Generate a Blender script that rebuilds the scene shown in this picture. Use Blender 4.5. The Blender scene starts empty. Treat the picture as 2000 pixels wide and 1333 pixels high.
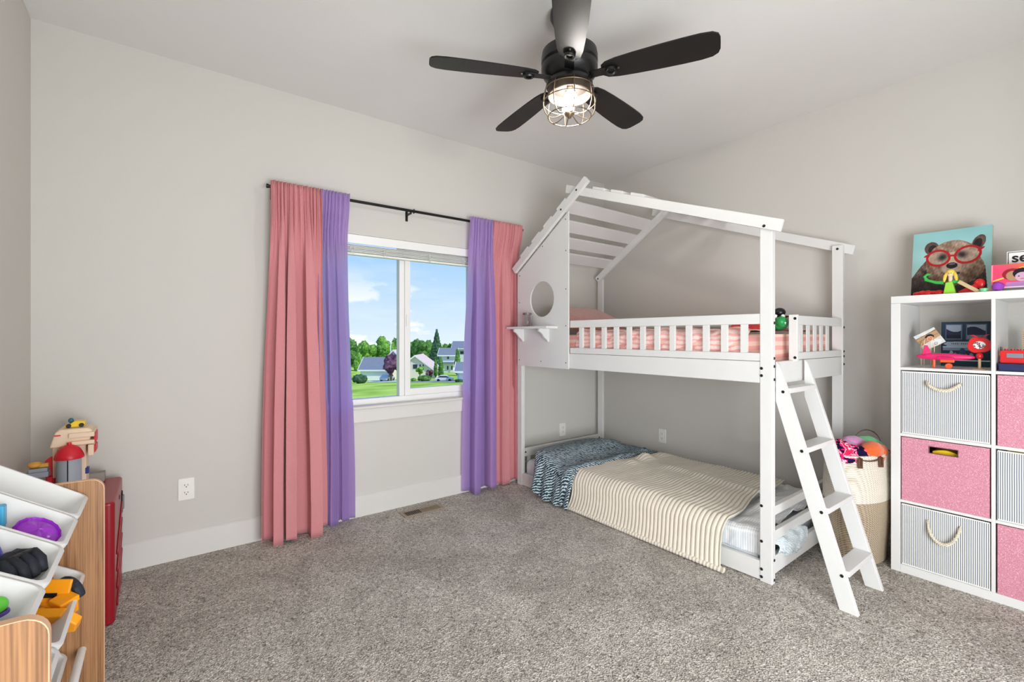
import bpy, bmesh, math, random
import numpy as np
from mathutils import Vector, Matrix, noise as mnoise
R = math.radians
S = bpy.context.scene
COL = S.collection
rnd = random.Random(7)

# ------------------------------------------------------------------ camera
FPX, HORIZON = 907.0, 657.0
CAM = Vector((-3.52, -3.146, 1.225))
YAW = math.atan2(0.602, 0.799)
cd = bpy.data.cameras.new('camera'); cam = bpy.data.objects.new('camera', cd); COL.objects.link(cam)
cd.sensor_width = 36.0; cd.lens = FPX / 2000 * 36.0
cd.shift_y = -(666.5 - HORIZON) / 2000.0
cd.clip_start = 0.05; cd.clip_end = 2000
cam.location = CAM; cam.rotation_euler = (R(90), 0, -YAW)
S.camera = cam
FW = Vector((math.sin(YAW), math.cos(YAW), 0)); RT = Vector((math.cos(YAW), -math.sin(YAW), 0))

# ------------------------------------------------------------------ world
def nd(nt, t, **kw):
    n = nt.nodes.new(t)
    for k, v in kw.items(): setattr(n, k, v)
    return n
W = bpy.data.worlds.new('sky'); S.world = W; W.use_nodes = True
nt = W.node_tree; nt.nodes.clear(); L = nt.links.new
out = nd(nt, 'ShaderNodeOutputWorld'); bg = nd(nt, 'ShaderNodeBackground')
tc = nd(nt, 'ShaderNodeTexCoord'); sep = nd(nt, 'ShaderNodeSeparateXYZ')
L(tc.outputs['Generated'], sep.inputs[0])
ramp = nd(nt, 'ShaderNodeValToRGB'); L(sep.outputs['Z'], ramp.inputs[0])
el = ramp.color_ramp.elements
el[0].position = 0.0; el[0].color = (0.68, 0.79, 0.97, 1)
el[1].position = 0.45; el[1].color = (0.16, 0.38, 0.92, 1)
e = el.new(0.16); e.color = (0.38, 0.60, 0.98, 1)
# cumulus: noise in a flattened dome projection, fading with height
mp = nd(nt, 'ShaderNodeMapping'); mp.inputs['Scale'].default_value = (1.0, 1.0, 2.1)
mp.inputs['Location'].default_value = (0.30, 0.55, 0.10)
L(tc.outputs['Generated'], mp.inputs[0])
nz = nd(nt, 'ShaderNodeTexNoise'); nz.inputs['Scale'].default_value = 11.0; nz.inputs['Detail'].default_value = 8; nz.inputs['Roughness'].default_value = 0.52
L(mp.outputs[0], nz.inputs['Vector'])
cr = nd(nt, 'ShaderNodeValToRGB'); cr.color_ramp.elements[0].position = 0.52; cr.color_ramp.elements[1].position = 0.60
L(nz.outputs['Fac'], cr.inputs[0])
fade = nd(nt, 'ShaderNodeMapRange'); L(sep.outputs['Z'], fade.inputs[0])
fade.inputs[1].default_value = 0.045; fade.inputs[2].default_value = 0.13; fade.inputs[3].default_value = 1.0; fade.inputs[4].default_value = 0.06
mul = nd(nt, 'ShaderNodeMath', operation='MULTIPLY'); L(cr.outputs[0], mul.inputs[0]); L(fade.outputs[0], mul.inputs[1])
# thin streaks
mp2 = nd(nt, 'ShaderNodeMapping'); mp2.inputs['Scale'].default_value = (1.2, 1.2, 7.0); mp2.inputs['Rotation'].default_value = (0.35, 0.2, 0)
L(tc.outputs['Generated'], mp2.inputs[0])
nz2 = nd(nt, 'ShaderNodeTexNoise'); nz2.inputs['Scale'].default_value = 3.0; nz2.inputs['Detail'].default_value = 6
L(mp2.outputs[0], nz2.inputs['Vector'])
cr2 = nd(nt, 'ShaderNodeValToRGB'); cr2.color_ramp.elements[0].position = 0.52; cr2.color_ramp.elements[1].position = 0.80; cr2.color_ramp.elements[1].color = (0.4, 0.4, 0.4, 1)
L(nz2.outputs['Fac'], cr2.inputs[0])
mx2 = nd(nt, 'ShaderNodeMixRGB'); L(cr2.outputs[0], mx2.inputs[0]); L(ramp.outputs[0], mx2.inputs[1]); mx2.inputs[2].default_value = (0.90, 0.93, 1.0, 1)
mx = nd(nt, 'ShaderNodeMixRGB'); L(mul.outputs[0], mx.inputs[0]); L(mx2.outputs[0], mx.inputs[1]); mx.inputs[2].default_value = (1.0, 0.97, 1.0, 1)
L(mx.outputs[0], bg.inputs[0]); bg.inputs[1].default_value = 1.30
L(bg.outputs[0], out.inputs[0])

# ------------------------------------------------------------------ sun, lamps, exposure
def lamp(name, typ, loc, rot, energy, color=(1, 1, 1), **kw):
    d = bpy.data.lights.new(name, typ); d.energy = energy; d.color = color
    for k, v in kw.items(): setattr(d, k, v)
    o = bpy.data.objects.new(name, d); COL.objects.link(o); o.location = loc; o.rotation_euler = rot
    return o
lamp('sun', 'SUN', (0, 0, 30), (R(38), R(18), 0), 4.0, (1.0, 0.96, 0.88), angle=R(0.6))
# added fill lamp, unseen behind the camera, shining in through the rear opening
lamp('rear_fill', 'AREA', (-2.9, -4.1, .80), (R(90), 0, R(-20)), 118, (0.93, 0.965, 1.0), shape='RECTANGLE', size=1.8, size_y=1.4)
BULB_W = 200.0
S.view_settings.view_transform = 'Standard'; S.view_settings.look = 'None'
S.view_settings.exposure = -0.14; S.view_settings.gamma = 1.0; S.view_settings.use_curve_mapping = False
S.cycles.use_denoising = True; S.cycles.use_adaptive_sampling = True; S.cycles.adaptive_threshold = 0.05; S.cycles.adaptive_min_samples = 16
S.cycles.max_bounces = 8; S.cycles.diffuse_bounces = 5; S.cycles.glossy_bounces = 4; S.cycles.transmission_bounces = 6; S.cycles.transparent_max_bounces = 8
S.cycles.sample_clamp_indirect = 4.0
S.cycles.caustics_reflective = False; S.cycles.caustics_refractive = False

# ------------------------------------------------------------------ helpers: colour, materials
def lin(c):
    def f(x):
        x /= 255.0
        return x / 12.92 if x <= 0.04045 else ((x + 0.055) / 1.055) ** 2.4
    return tuple(f(x) for x in c) + (1.0,)
MATS = {}
def base(name):
    m = bpy.data.materials.new(name); m.use_nodes = True
    nt = m.node_tree; b = nt.nodes['Principled BSDF']
    MATS[name] = m
    return m, nt, b
def mat(name, col, rough=0.5, metal=0.0, var=0.0, vscale=8.0, bump=0.0, bscale=200.0, spec=0.5, coat=0.0, sheen=0.0, dist=0.002):
    if name in MATS: return MATS[name]
    m, nt, b = base(name); L = nt.links.new
    c = lin(col)
    b.inputs['Base Color'].default_value = c; b.inputs['Roughness'].default_value = rough; b.inputs['Metallic'].default_value = metal
    b.inputs['Specular IOR Level'].default_value = spec; b.inputs['Coat Weight'].default_value = coat
    b.inputs['Sheen Weight'].default_value = sheen
    tc = nd(nt, 'ShaderNodeTexCoord')
    n = nd(nt, 'ShaderNodeTexNoise'); n.inputs['Scale'].default_value = vscale; n.inputs['Detail'].default_value = 4
    L(tc.outputs['Object'], n.inputs['Vector'])
    mx = nd(nt, 'ShaderNodeMixRGB'); mx.blend_type = 'MULTIPLY'; mx.inputs[1].default_value = c; mx.inputs[0].default_value = max(var, 0.03)
    L(n.outputs['Color'], mx.inputs[2])
    # neutral noise
    bw = nd(nt, 'ShaderNodeMapRange'); L(n.outputs['Fac'], bw.inputs[0])
    bw.inputs[1].default_value = 0.3; bw.inputs[2].default_value = 0.7; bw.inputs[3].default_value = 0.6; bw.inputs[4].default_value = 1.15
    L(bw.outputs[0], mx.inputs[2]); L(mx.outputs[0], b.inputs['Base Color'])
    if bump:
        n2 = nd(nt, 'ShaderNodeTexNoise'); n2.inputs['Scale'].default_value = bscale; n2.inputs['Detail'].default_value = 3
        L(tc.outputs['Object'], n2.inputs['Vector'])
        bp = nd(nt, 'ShaderNodeBump'); bp.inputs['Strength'].default_value = bump; bp.inputs['Distance'].default_value = dist
        L(n2.outputs['Fac'], bp.inputs['Height']); L(bp.outputs[0], b.inputs['Normal'])
    return m
def ramp_mat(name, tex, stops, rough=0.6, bump=0.0, dist=0.002, mapping=None, coord='Object', constant=False, spec=0.4, out='Fac', **inp):
    """a texture node through a colour ramp"""
    m, nt, b = base(name); L = nt.links.new
    tc = nd(nt, 'ShaderNodeTexCoord'); mp = nd(nt, 'ShaderNodeMapping'); L(tc.outputs[coord], mp.inputs[0])
    if mapping:
        for k, v in mapping.items(): mp.inputs[k].default_value = v
    t = nd(nt, tex)
    for k, v in inp.items():
        if k in t.inputs.keys(): t.inputs[k].default_value = v
        elif k.replace('_', ' ') in t.inputs.keys(): t.inputs[k.replace('_', ' ')].default_value = v
        else: setattr(t, k, v)
    L(mp.outputs[0], t.inputs['Vector'])
    r = nd(nt, 'ShaderNodeValToRGB'); el = r.color_ramp.elements
    while len(el) < len(stops): el.new(0.5)
    for i, (p, c) in enumerate(stops): el[i].position = p; el[i].color = lin(c)
    if constant: r.color_ramp.interpolation = 'CONSTANT'
    L(t.outputs[out], r.inputs[0]); L(r.outputs[0], b.inputs['Base Color'])
    b.inputs['Roughness'].default_value = rough; b.inputs['Specular IOR Level'].default_value = spec
    if bump:
        bp = nd(nt, 'ShaderNodeBump'); bp.inputs['Strength'].default_value = bump; bp.inputs['Distance'].default_value = dist
        L(t.outputs[out], bp.inputs['Height']); L(bp.outputs[0], b.inputs['Normal'])
    return m
def attr_mat(name, rough=0.6, spec=0.3):
    m, nt, b = base(name)
    a = nd(nt, 'ShaderNodeVertexColor'); a.layer_name = 'print'
    nt.links.new(a.outputs['Color'], b.inputs['Base Color']); b.inputs['Roughness'].default_value = rough; b.inputs['Specular IOR Level'].default_value = spec
    return m

# ------------------------------------------------------------------ helpers: meshes
ORG = {}
class MB:
    def __init__(s): s.v = []; s.f = []; s.c = None
    def add(s, vs, fs):
        o = len(s.v); s.v += [tuple(v) for v in vs]; s.f += [tuple(i + o for i in f) for f in fs]; return s
    def box(s, x0, x1, y0, y1, z0, z1, m=None):
        vs = [Vector((x, y, z)) for z in (z0, z1) for y in (y0, y1) for x in (x0, x1)]
        if m is not None: vs = [m @ v for v in vs]
        return s.add(vs, [(0, 2, 3, 1), (4, 5, 7, 6), (0, 1, 5, 4), (2, 6, 7, 3), (0, 4, 6, 2), (1, 3, 7, 5)])
    def prism(s, poly, axis, a0, a1, m=None):
        n = len(poly)
        def P(p, a):
            v = {'x': (a, p[0], p[1]), 'y': (p[0], a, p[1]), 'z': (p[0], p[1], a)}[axis]
            v = Vector(v); return m @ v if m is not None else v
        vs = [P(p, a0) for p in poly] + [P(p, a1) for p in poly]
        fs = [tuple(range(n))[::-1], tuple(range(n, 2 * n))] + [(i, (i + 1) % n, n + (i + 1) % n, n + i) for i in range(n)]
        return s.add(vs, fs)
    def tube(s, pts, r, n=8, closed=False):
        pts = [Vector(p) for p in pts]; N = len(pts); rings = []
        prev = None
        for i, p in enumerate(pts):
            if closed: t = pts[(i + 1) % N] - pts[i - 1]
            else: t = pts[min(i + 1, N - 1)] - pts[max(i - 1, 0)]
            t.normalize()
            if prev is None:
                a = Vector((0, 0, 1)) if abs(t.z) < 0.9 else Vector((1, 0, 0))
                u = t.cross(a).normalized()
            else:
                u = prev - t * prev.dot(t); u.normalize()
            prev = u; w = t.cross(u)
            rr = r[i] if hasattr(r, '__len__') else r
            rings.append([p + (u * math.cos(2 * math.pi * k / n) + w * math.sin(2 * math.pi * k / n)) * rr for k in range(n)])
        vs = [v for ring in rings for v in ring]; fs = []
        M_ = N if closed else N - 1
        for i in range(M_):
            j = (i + 1) % N
            for k in range(n): fs.append((i * n + k, i * n + (k + 1) % n, j * n + (k + 1) % n, j * n + k))
        if not closed:
            fs.append(tuple(range(n))[::-1]); fs.append(tuple((N - 1) * n + k for k in range(n)))
        return s.add(vs, fs)
    def cyl(s, p0, p1, r, n=16, r1=None): return s.tube([p0, p1], [r, r if r1 is None else r1], n)
    def lathe(s, prof, c=(0, 0, 0), n=32, sx=1, sy=1, m=None, cap=True):
        vs = []; fs = []; c = Vector(c)
        for (r, z) in prof:
            for k in range(n):
                a = 2 * math.pi * k / n
                v = Vector((r * math.cos(a) * sx, r * math.sin(a) * sy, z))
                vs.append((m @ v if m is not None else v) + c)
        for i in range(len(prof) - 1):
            for k in range(n): fs.append((i * n + k, i * n + (k + 1) % n, (i + 1) * n + (k + 1) % n, (i + 1) * n + k))
        if cap:
            if prof[0][0] > 1e-5: fs.append(tuple(range(n))[::-1])
            if prof[-1][0] > 1e-5: fs.append(tuple((len(prof) - 1) * n + k for k in range(n)))
        return s.add(vs, fs)
    def ell(s, c, r, n=16, k=10, m=None, jit=0.0, jf=3.0):
        if not hasattr(r, '__len__'): r = (r, r, r)
        vs = []; fs = []; c = Vector(c)
        for i in range(k + 1):
            th = math.pi * i / k
            for j in range(n):
                a = 2 * math.pi * j / n
                d = Vector((math.sin(th) * math.cos(a), math.sin(th) * math.sin(a), -math.cos(th)))
                q = 1 + (jit * mnoise.noise(d * jf + c * 17) if jit else 0)
                v = Vector((d.x * r[0], d.y * r[1], d.z * r[2])) * q
                vs.append((m @ v if m is not None else v) + c)
        for i in range(k):
            for j in range(n): fs.append((i * n + j, i * n + (j + 1) % n, (i + 1) * n + (j + 1) % n, (i + 1) * n + j))
        return s.add(vs, fs)
    def grid(s, fn, nu, nv, closed_u=False):
        vs = [fn(i / nu, j / nv) for j in range(nv + 1) for i in range(nu + (0 if closed_u else 1))]
        w = nu if closed_u else nu + 1; fs = []
        for j in range(nv):
            for i in range(nu):
                i2 = (i + 1) % w
                fs.append((j * w + i, j * w + i2, (j + 1) * w + i2, (j + 1) * w + i))
        return s.add(vs, fs)
    def build(s, name, m, parent=None, smooth=None, bevel=0.0, seg=2, solid=0.0, subs=0, origin=None, label=None, weld=False):
        if parent is not None: o0 = ORG[parent.as_pointer()]
        elif origin is not None: o0 = Vector(origin)
        else:
            a = np.array(s.v); lo, hi = a.min(0), a.max(0); o0 = Vector(((lo[0] + hi[0]) / 2, (lo[1] + hi[1]) / 2, lo[2]))
        me = bpy.data.meshes.new(name)
        me.from_pydata([(v[0] - o0.x, v[1] - o0.y, v[2] - o0.z) for v in s.v], [], s.f)
        bm = bmesh.new(); bm.from_mesh(me)
        if weld: bmesh.ops.remove_doubles(bm, verts=bm.verts, dist=1e-5)
        bmesh.ops.recalc_face_normals(bm, faces=bm.faces); bm.to_mesh(me); bm.free()
        if m: me.materials.append(m)
        if smooth is not None:
            me.shade_smooth()
            if smooth < 180: me.set_sharp_from_angle(angle=R(smooth))
        ob = bpy.data.objects.new(name, me); COL.objects.link(ob)
        if parent is not None: ob.parent = parent
        else: ob.location = o0
        ORG[ob.as_pointer()] = o0
        if solid:
            md = ob.modifiers.new('thickness', 'SOLIDIFY'); md.thickness = solid; md.offset = 0
        if bevel:
            md = ob.modifiers.new('edges', 'BEVEL'); md.width = bevel; md.segments = seg; md.limit_method = 'ANGLE'; md.angle_limit = R(40)
        if subs:
            md = ob.modifiers.new('smooth', 'SUBSURF'); md.levels = subs; md.render_levels = subs
        if label: ob['label'] = label
        return ob
def thing(name, label, cat, loc=(0, 0, 0), group=None, org=None):
    """an Empty at the base of a thing; parts are written in the frame whose origin is org (default loc)"""
    o = bpy.data.objects.new(name, None); COL.objects.link(o); o.location = loc; o.empty_display_size = 0.05
    ORG[o.as_pointer()] = Vector(loc if org is None else org)
    o['label'] = label; o['category'] = cat
    if group: o['group'] = group
    return o
def tag(o, label, cat, group=None):
    o['label'] = label; o['category'] = cat
    if group: o['group'] = group
    return o
def struct(o, label=None):
    o['kind'] = 'structure'
    if label: o['label'] = label
    return o
def inst(src, parent, loc, rot=(0, 0, 0), name=None):
    """another object sharing the mesh of src, as a part of parent; loc in authoring coordinates"""
    o = bpy.data.objects.new(name or src.name.split('.')[0], src.data); COL.objects.link(o); o.parent = parent
    o.location = Vector(loc) - ORG[parent.as_pointer()]; o.rotation_euler = rot
    ORG[o.as_pointer()] = ORG[parent.as_pointer()]
    return o
def meshonly(mb, name, m, smooth=None):
    me = bpy.data.meshes.new(name); me.from_pydata([tuple(v) for v in mb.v], [], mb.f)
    bm = bmesh.new(); bm.from_mesh(me); bmesh.ops.recalc_face_normals(bm, faces=bm.faces); bm.to_mesh(me); bm.free()
    me.materials.append(m)
    if smooth is not None:
        me.shade_smooth(); me.set_sharp_from_angle(angle=R(smooth))
    return me
def part(me, name, parent, loc, rot=(0, 0, 0)):
    o = bpy.data.objects.new(name, me); COL.objects.link(o); o.parent = parent
    o.location = Vector(loc) - ORG[parent.as_pointer()]; o.rotation_euler = rot
    ORG[o.as_pointer()] = ORG[parent.as_pointer()]
    return o
def rounded(w, h, r, n=5, corners=(1, 1, 1, 1), cx=0.0, cy=0.0):
    """rounded rectangle centred on cx, cy; corners order: br, tr, tl, bl"""
    pts = []
    for k, (sx, sy, a0) in enumerate(((1, -1, -90), (1, 1, 0), (-1, 1, 90), (-1, -1, 180))):
        x, y = sx * w / 2, sy * h / 2
        if corners[k]:
            for i in range(n + 1):
                a = R(a0 + 90 * i / n); pts.append((cx + x - sx * r + r * math.cos(a), cy + y - sy * r + r * math.sin(a)))
        else: pts.append((cx + x, cy + y))
    return pts
def fbm(x, y, z=0.0, o=3):
    s = 0; a = 1; t = 0
    for _ in range(o):
        s += a * mnoise.noise(Vector((x, y, z))); t += a; a *= 0.5; x *= 2; y *= 2; z *= 2
    return s / t
def lerp(a, b, t): return a + (b - a) * t
def sstep(a, b, x):
    t = min(1, max(0, (x - a) / (b - a))); return t * t * (3 - 2 * t)
def printed(name, w, h, fn, nx, ny, m, parent, mtx):
    """a flat print: a fine grid in the plane (u right, v up) coloured by fn(U, V) -> (ny, nx, 3) sRGB 0..255; mtx maps (u, v, 0) metres to authoring space"""
    o0 = ORG[parent.as_pointer()]
    U, V = np.meshgrid((np.arange(nx) + 0.5) / nx, (np.arange(ny) + 0.5) / ny)
    col = np.clip(fn(U, V), 0, 255) / 255.0
    colr = np.where(col <= 0.04045, col / 12.92, ((col + 0.055) / 1.055) ** 2.4).reshape(-1, 3)
    gx, gy = np.meshgrid(np.linspace(-w / 2, w / 2, nx + 1), np.linspace(0, h, ny + 1))
    P = np.stack([gx.ravel(), gy.ravel(), np.zeros(gx.size), np.ones(gx.size)])
    P = (np.array(mtx) @ P)[:3].T - np.array(o0)
    idx = np.arange((nx + 1) * (ny + 1)).reshape(ny + 1, nx + 1)
    f = np.stack([idx[:-1, :-1], idx[:-1, 1:], idx[1:, 1:], idx[1:, :-1]], -1).reshape(-1, 4)
    me = bpy.data.meshes.new(name); me.from_pydata(P.tolist(), [], f.tolist())
    a = me.color_attributes.new('print', 'FLOAT_COLOR', 'CORNER')
    cc = np.ones((len(f) * 4, 4), dtype=np.float32); cc[:, :3] = np.repeat(colr, 4, axis=0)
    a.data.foreach_set('color', cc.ravel()); me.materials.append(m)
    ob = bpy.data.objects.new(name, me); COL.objects.link(ob); ob.parent = parent
    ORG[ob.as_pointer()] = o0
    return ob
# ================================================================== materials
def carpet_mat():
    m, nt, b = base('carpet'); L = nt.links.new
    tc = nd(nt, 'ShaderNodeTexCoord')
    v = nd(nt, 'ShaderNodeTexVoronoi'); v.inputs['Scale'].default_value = 150
    n1 = nd(nt, 'ShaderNodeTexNoise'); n1.inputs['Scale'].default_value = 95; n1.inputs['Detail'].default_value = 3; n1.inputs['Distortion'].default_value = 1.5
    n2 = nd(nt, 'ShaderNodeTexNoise'); n2.inputs['Scale'].default_value = 3.2; n2.inputs['Detail'].default_value = 5; n2.inputs['Roughness'].default_value = 0.65; n2.inputs['Distortion'].default_value = 0.8
    for n in (v, n1, n2): L(tc.outputs['Object'], n.inputs['Vector'])
    r1 = nd(nt, 'ShaderNodeValToRGB'); r1.color_ramp.elements[0].position = 0.30; r1.color_ramp.elements[0].color = lin((104, 93, 83)); r1.color_ramp.elements[1].position = 0.66; r1.color_ramp.elements[1].color = lin((252, 247, 238))
    L(n1.outputs['Fac'], r1.inputs[0])
    r2 = nd(nt, 'ShaderNodeValToRGB'); r2.color_ramp.elements[0].position = 0.36; r2.color_ramp.elements[0].color = (0.66, 0.63, 0.60, 1); r2.color_ramp.elements[1].position = 0.62; r2.color_ramp.elements[1].color = (1.0, 0.98, 0.96, 1)
    L(n2.outputs['Fac'], r2.inputs[0])
    mx = nd(nt, 'ShaderNodeMixRGB'); mx.blend_type = 'MULTIPLY'; mx.inputs[0].default_value = 0.85
    L(r1.outputs[0], mx.inputs[1]); L(r2.outputs[0], mx.inputs[2]); L(mx.outputs[0], b.inputs['Base Color'])
    ad = nd(nt, 'ShaderNodeMath', operation='ADD'); L(n1.outputs['Fac'], ad.inputs[0]); L(v.outputs['Distance'], ad.inputs[1])
    bp = nd(nt, 'ShaderNodeBump'); bp.inputs['Strength'].default_value = 1.0; bp.inputs['Distance'].default_value = 0.007
    L(ad.outputs[0], bp.inputs['Height']); L(bp.outputs[0], b.inputs['Normal'])
    b.inputs['Roughness'].default_value = 1.0; b.inputs['Specular IOR Level'].default_value = 0.05; b.inputs['Sheen Weight'].default_value = 0.15
    return m
M_carpet = carpet_mat()
M_wall = mat('wall_paint', (209, 206, 200), 0.85, var=0.04, vscale=1.3, bump=0.15, bscale=260, spec=0.2)
M_ceil = mat('ceiling_paint', (229, 228, 225), 0.9, var=0.04, vscale=2.0, bump=0.2, bscale=180, spec=0.15)
M_trim = mat('trim_paint', (220, 218, 213), 0.45, var=0.04, vscale=3, bump=0.05, bscale=120)
M_vinyl = mat('window_vinyl', (240, 240, 238), 0.35, var=0.03)
M_white = mat('white_painted_wood', (224, 224, 222), 0.42, var=0.05, vscale=6, bump=0.06, bscale=90)
M_laminate = mat('white_laminate', (226, 226, 224), 0.35, var=0.03)
M_black = mat('matte_black_metal', (16, 16, 17), 0.42, metal=0.3, var=0.05)
M_dark = mat('dark_screw_metal', (62, 60, 58), 0.4, metal=0.8, var=0.2, vscale=300)
M_void = mat('dark_cavity', (22, 18, 15), 0.9, var=0.1)
M_plateplastic = mat('outlet_plastic', (238, 236, 230), 0.35, var=0.03)

# ================================================================== room shell
XL, YB, H = -4.02, -3.45, 2.74
YH = -4.6
b = MB().box(XL - .12, .12, YH - .12, .12, -.12, 0.0)
floor = struct(b.build('floor', M_carpet), 'grey beige cut pile carpet covering the whole bedroom floor')
b = MB().box(XL - .12, .12, YH - .12, .12, H, H + .12)
struct(b.build('ceiling', M_ceil), 'plain white flat ceiling above the fan')
WX0, WX1, WZ0, WZ1 = -2.72, -1.48, 0.735, 1.915
b = MB()
b.box(XL - .12, WX0, 0, .14, 0, H).box(WX1, .12, 0, .14, 0, H).box(WX0, WX1, 0, .14, 0, WZ0).box(WX0, WX1, 0, .14, WZ1, H)
struct(b.build('wall_back', M_wall), 'off-white window wall with the curtains')
struct(MB().box(0, .12, YH, 0, 0, H).build('wall_right', M_wall), 'off-white wall behind the bunk bed and cube shelf')
struct(MB().box(XL - .12, XL, YH, 0, 0, H).build('wall_left', M_wall), 'off-white side wall at the left edge')
b = MB().box(-.9, 0, YB - .12, YB, 0, H).box(XL, -.9, YB - .12, YB, 2.3, H)  # opening is added, made wide so the fill lamp reaches the room
struct(b.build('wall_front', M_wall), 'wall behind the viewer with wide opening added for the fill lamp')
struct(MB().box(XL - .12, .12, YH - .12, YH, 0, H).build('wall_sun_block', M_wall), 'unseen wall added behind the fill lamp to block the sun')  # added out of view to keep direct sun off the floor
def board(name, x0, x1, y0, y1, ax):
    t, hh = .015, .143
    if ax == 'x': b = MB().prism([(y1, 0), (y1, hh), (y1 - t * .35, hh), (y1 - t, hh - .008), (y1 - t, 0)], 'x', x0, x1)
    elif ax == 'r': b = MB().prism([(0, 0), (0, hh), (-t * .35, hh), (-t, hh - .008), (-t, 0)], 'y', y0, y1)
    else: b = MB().prism([(XL, 0), (XL, hh), (XL + t * .35, hh), (XL + t, hh - .008), (XL + t, 0)], 'y', y0, y1)
    return struct(b.build(name, M_trim), 'white painted baseboard')
board('baseboard_back', XL, -.0, 0, 0, 'x')
board('baseboard_right', 0, 0, YB, -.015, 'r')
board('baseboard_left', 0, 0, YB, -.015, 'l')

# ------------------------------------------------------------------ window
w = bpy.data.objects.new('window_1', None); COL.objects.link(w); w.location = (-2.1, 0.0, WZ0); ORG[w.as_pointer()] = Vector((-2.1, 0, WZ0))
struct(w, 'white vinyl two-pane sliding window between the curtains')
fy0, fy1 = .055, .125
MULX = -2.09
zs0 = WZ0 + .012
b = MB().box(WX0, WX0 + .035, fy0, fy1, zs0, WZ1).box(WX1 - .035, WX1, fy0, fy1, zs0, WZ1).box(WX0 + .035, WX1 - .035, fy0, fy1, WZ1 - .035, WZ1).box(WX0 + .035, WX1 - .035, fy0, fy1, zs0, zs0 + .04)
b.build('frame', M_vinyl, w, bevel=.003)
# left fixed pane sits behind the mullion, right sash is a frame of its own
b = MB().box(MULX - .045, MULX - .006, fy0 + .004, fy1 - .01, zs0 + .04, WZ1 - .035)
b.build('mullion', M_vinyl, w, bevel=.003)
sy0, sy1 = fy0 - .006, fy0 + .03
sx0, sx1, sz0, sz1 = MULX - .005, WX1 - .035, zs0 + .041, WZ1 - .036
b = MB().box(sx0, sx0 + .042, sy0, sy1, sz0, sz1).box(sx1 - .04, sx1, sy0, sy1, sz0, sz1).box(sx0 + .042, sx1 - .04, sy0, sy1, sz0, sz0 + .05).box(sx0 + .042, sx1 - .04, sy0, sy1, sz1 - .04, sz1)
sash = b.build('sash', M_vinyl, w, bevel=.003)
MB().box(sx0 + .006, sx0 + .022, sy0 - .012, sy0, 1.30, 1.38).build('latch', M_vinyl, sash, bevel=.003)
def glass():
    m, nt, bs = base('window_glass'); L = nt.links.new
    nt.nodes.remove(bs)
    o = nt.nodes['Material Output']; t = nd(nt, 'ShaderNodeBsdfTransparent'); g = nd(nt, 'ShaderNodeBsdfGlossy'); g.inputs['Roughness'].default_value = 0.02
    t.inputs[0].default_value = (.97, .985, .98, 1)
    f = nd(nt, 'ShaderNodeFresnel'); f.inputs[0].default_value = 1.12
    mx = nd(nt, 'ShaderNodeMixShader'); L(f.outputs[0], mx.inputs[0]); L(t.outputs[0], mx.inputs[1]); L(g.outputs[0], mx.inputs[2]); L(mx.outputs[0], o.inputs[0])
    return m
M_glass = glass()
MB().box(WX0 + .03, MULX - .04, .095, .100, zs0 + .035, WZ1 - .03).build('pane', M_glass, w)
MB().box(sx0 + .038, sx1 - .036, sy0 + .014, sy0 + .019, sz0 + .046, sz1 - .036).build('pane', M_glass, w)
b = MB().prism([(fy0 + .02, WZ0 - .006), (fy0 + .02, WZ0 + .014), (-.028, WZ0 + .014), (-.034, WZ0 + .008), (-.034, WZ0 - .002), (-.028, WZ0 - .006)], 'x', WX0 + .001, WX1 - .001)
b.build('sill', M_trim, w, smooth=30)
MB().box(WX0 - .0, WX1 + .0, -.016, 0, WZ0 - .095, WZ0 - .006).build('apron', M_trim, w, bevel=.002)

# ------------------------------------------------------------------ blind
BZ = WZ1
bl = thing('window_blind', 'white slatted blind raised to the top of the window', 'blind', (-2.1, .02, BZ - .13))
MB().box(WX0 + .008, WX1 - .008, -.004, .004, BZ - .062, BZ - .002).build('valance', M_vinyl, bl, bevel=.003)
MB().box(WX0 + .01, WX1 - .01, .006, .045, BZ - .04, BZ - .003).build('headrail', M_vinyl, bl)
slat_me = meshonly(MB().prism([(-.024, 0), (-.012, .003), (.0, .004), (.012, .003), (.024, 0), (.024, -.0022), (.012, .0008), (0, .0018), (-.012, .0008), (-.024, -.0022)], 'x', -.605, .605), 'slat', M_vinyl, 40)
for k in range(11): part(slat_me, 'slat', bl, (-2.1, .026 + .0015 * (k % 2), BZ - .070 - k * .0046), (R((k * 7) % 5 - 2), 0, 0))
MB().box(WX0 + .012, WX1 - .012, .004, .050, BZ - .138, BZ - .124).build('bottom_rail', M_vinyl, bl, bevel=.003)
M_cord = mat('white_cord', (232, 232, 228), 0.8)
for i, cx in enumerate((-2.50, -2.27, -1.92, -1.63)):
    c = MB()
    r2 = random.Random(i)
    pts = []
    for k in range(26):
        a = k * 1.35 + i
        pts.append((cx + .018 * math.cos(a) * (1 - k / 60) + r2.uniform(-.006, .006), -.003 - .008 - .005 * math.sin(a * 1.7), BZ - .085 - .05 * (k / 26) + .012 * math.sin(a)))
    c.tube(pts, .0013, 5).build('cord_loop', M_cord, bl, smooth=180)

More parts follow.
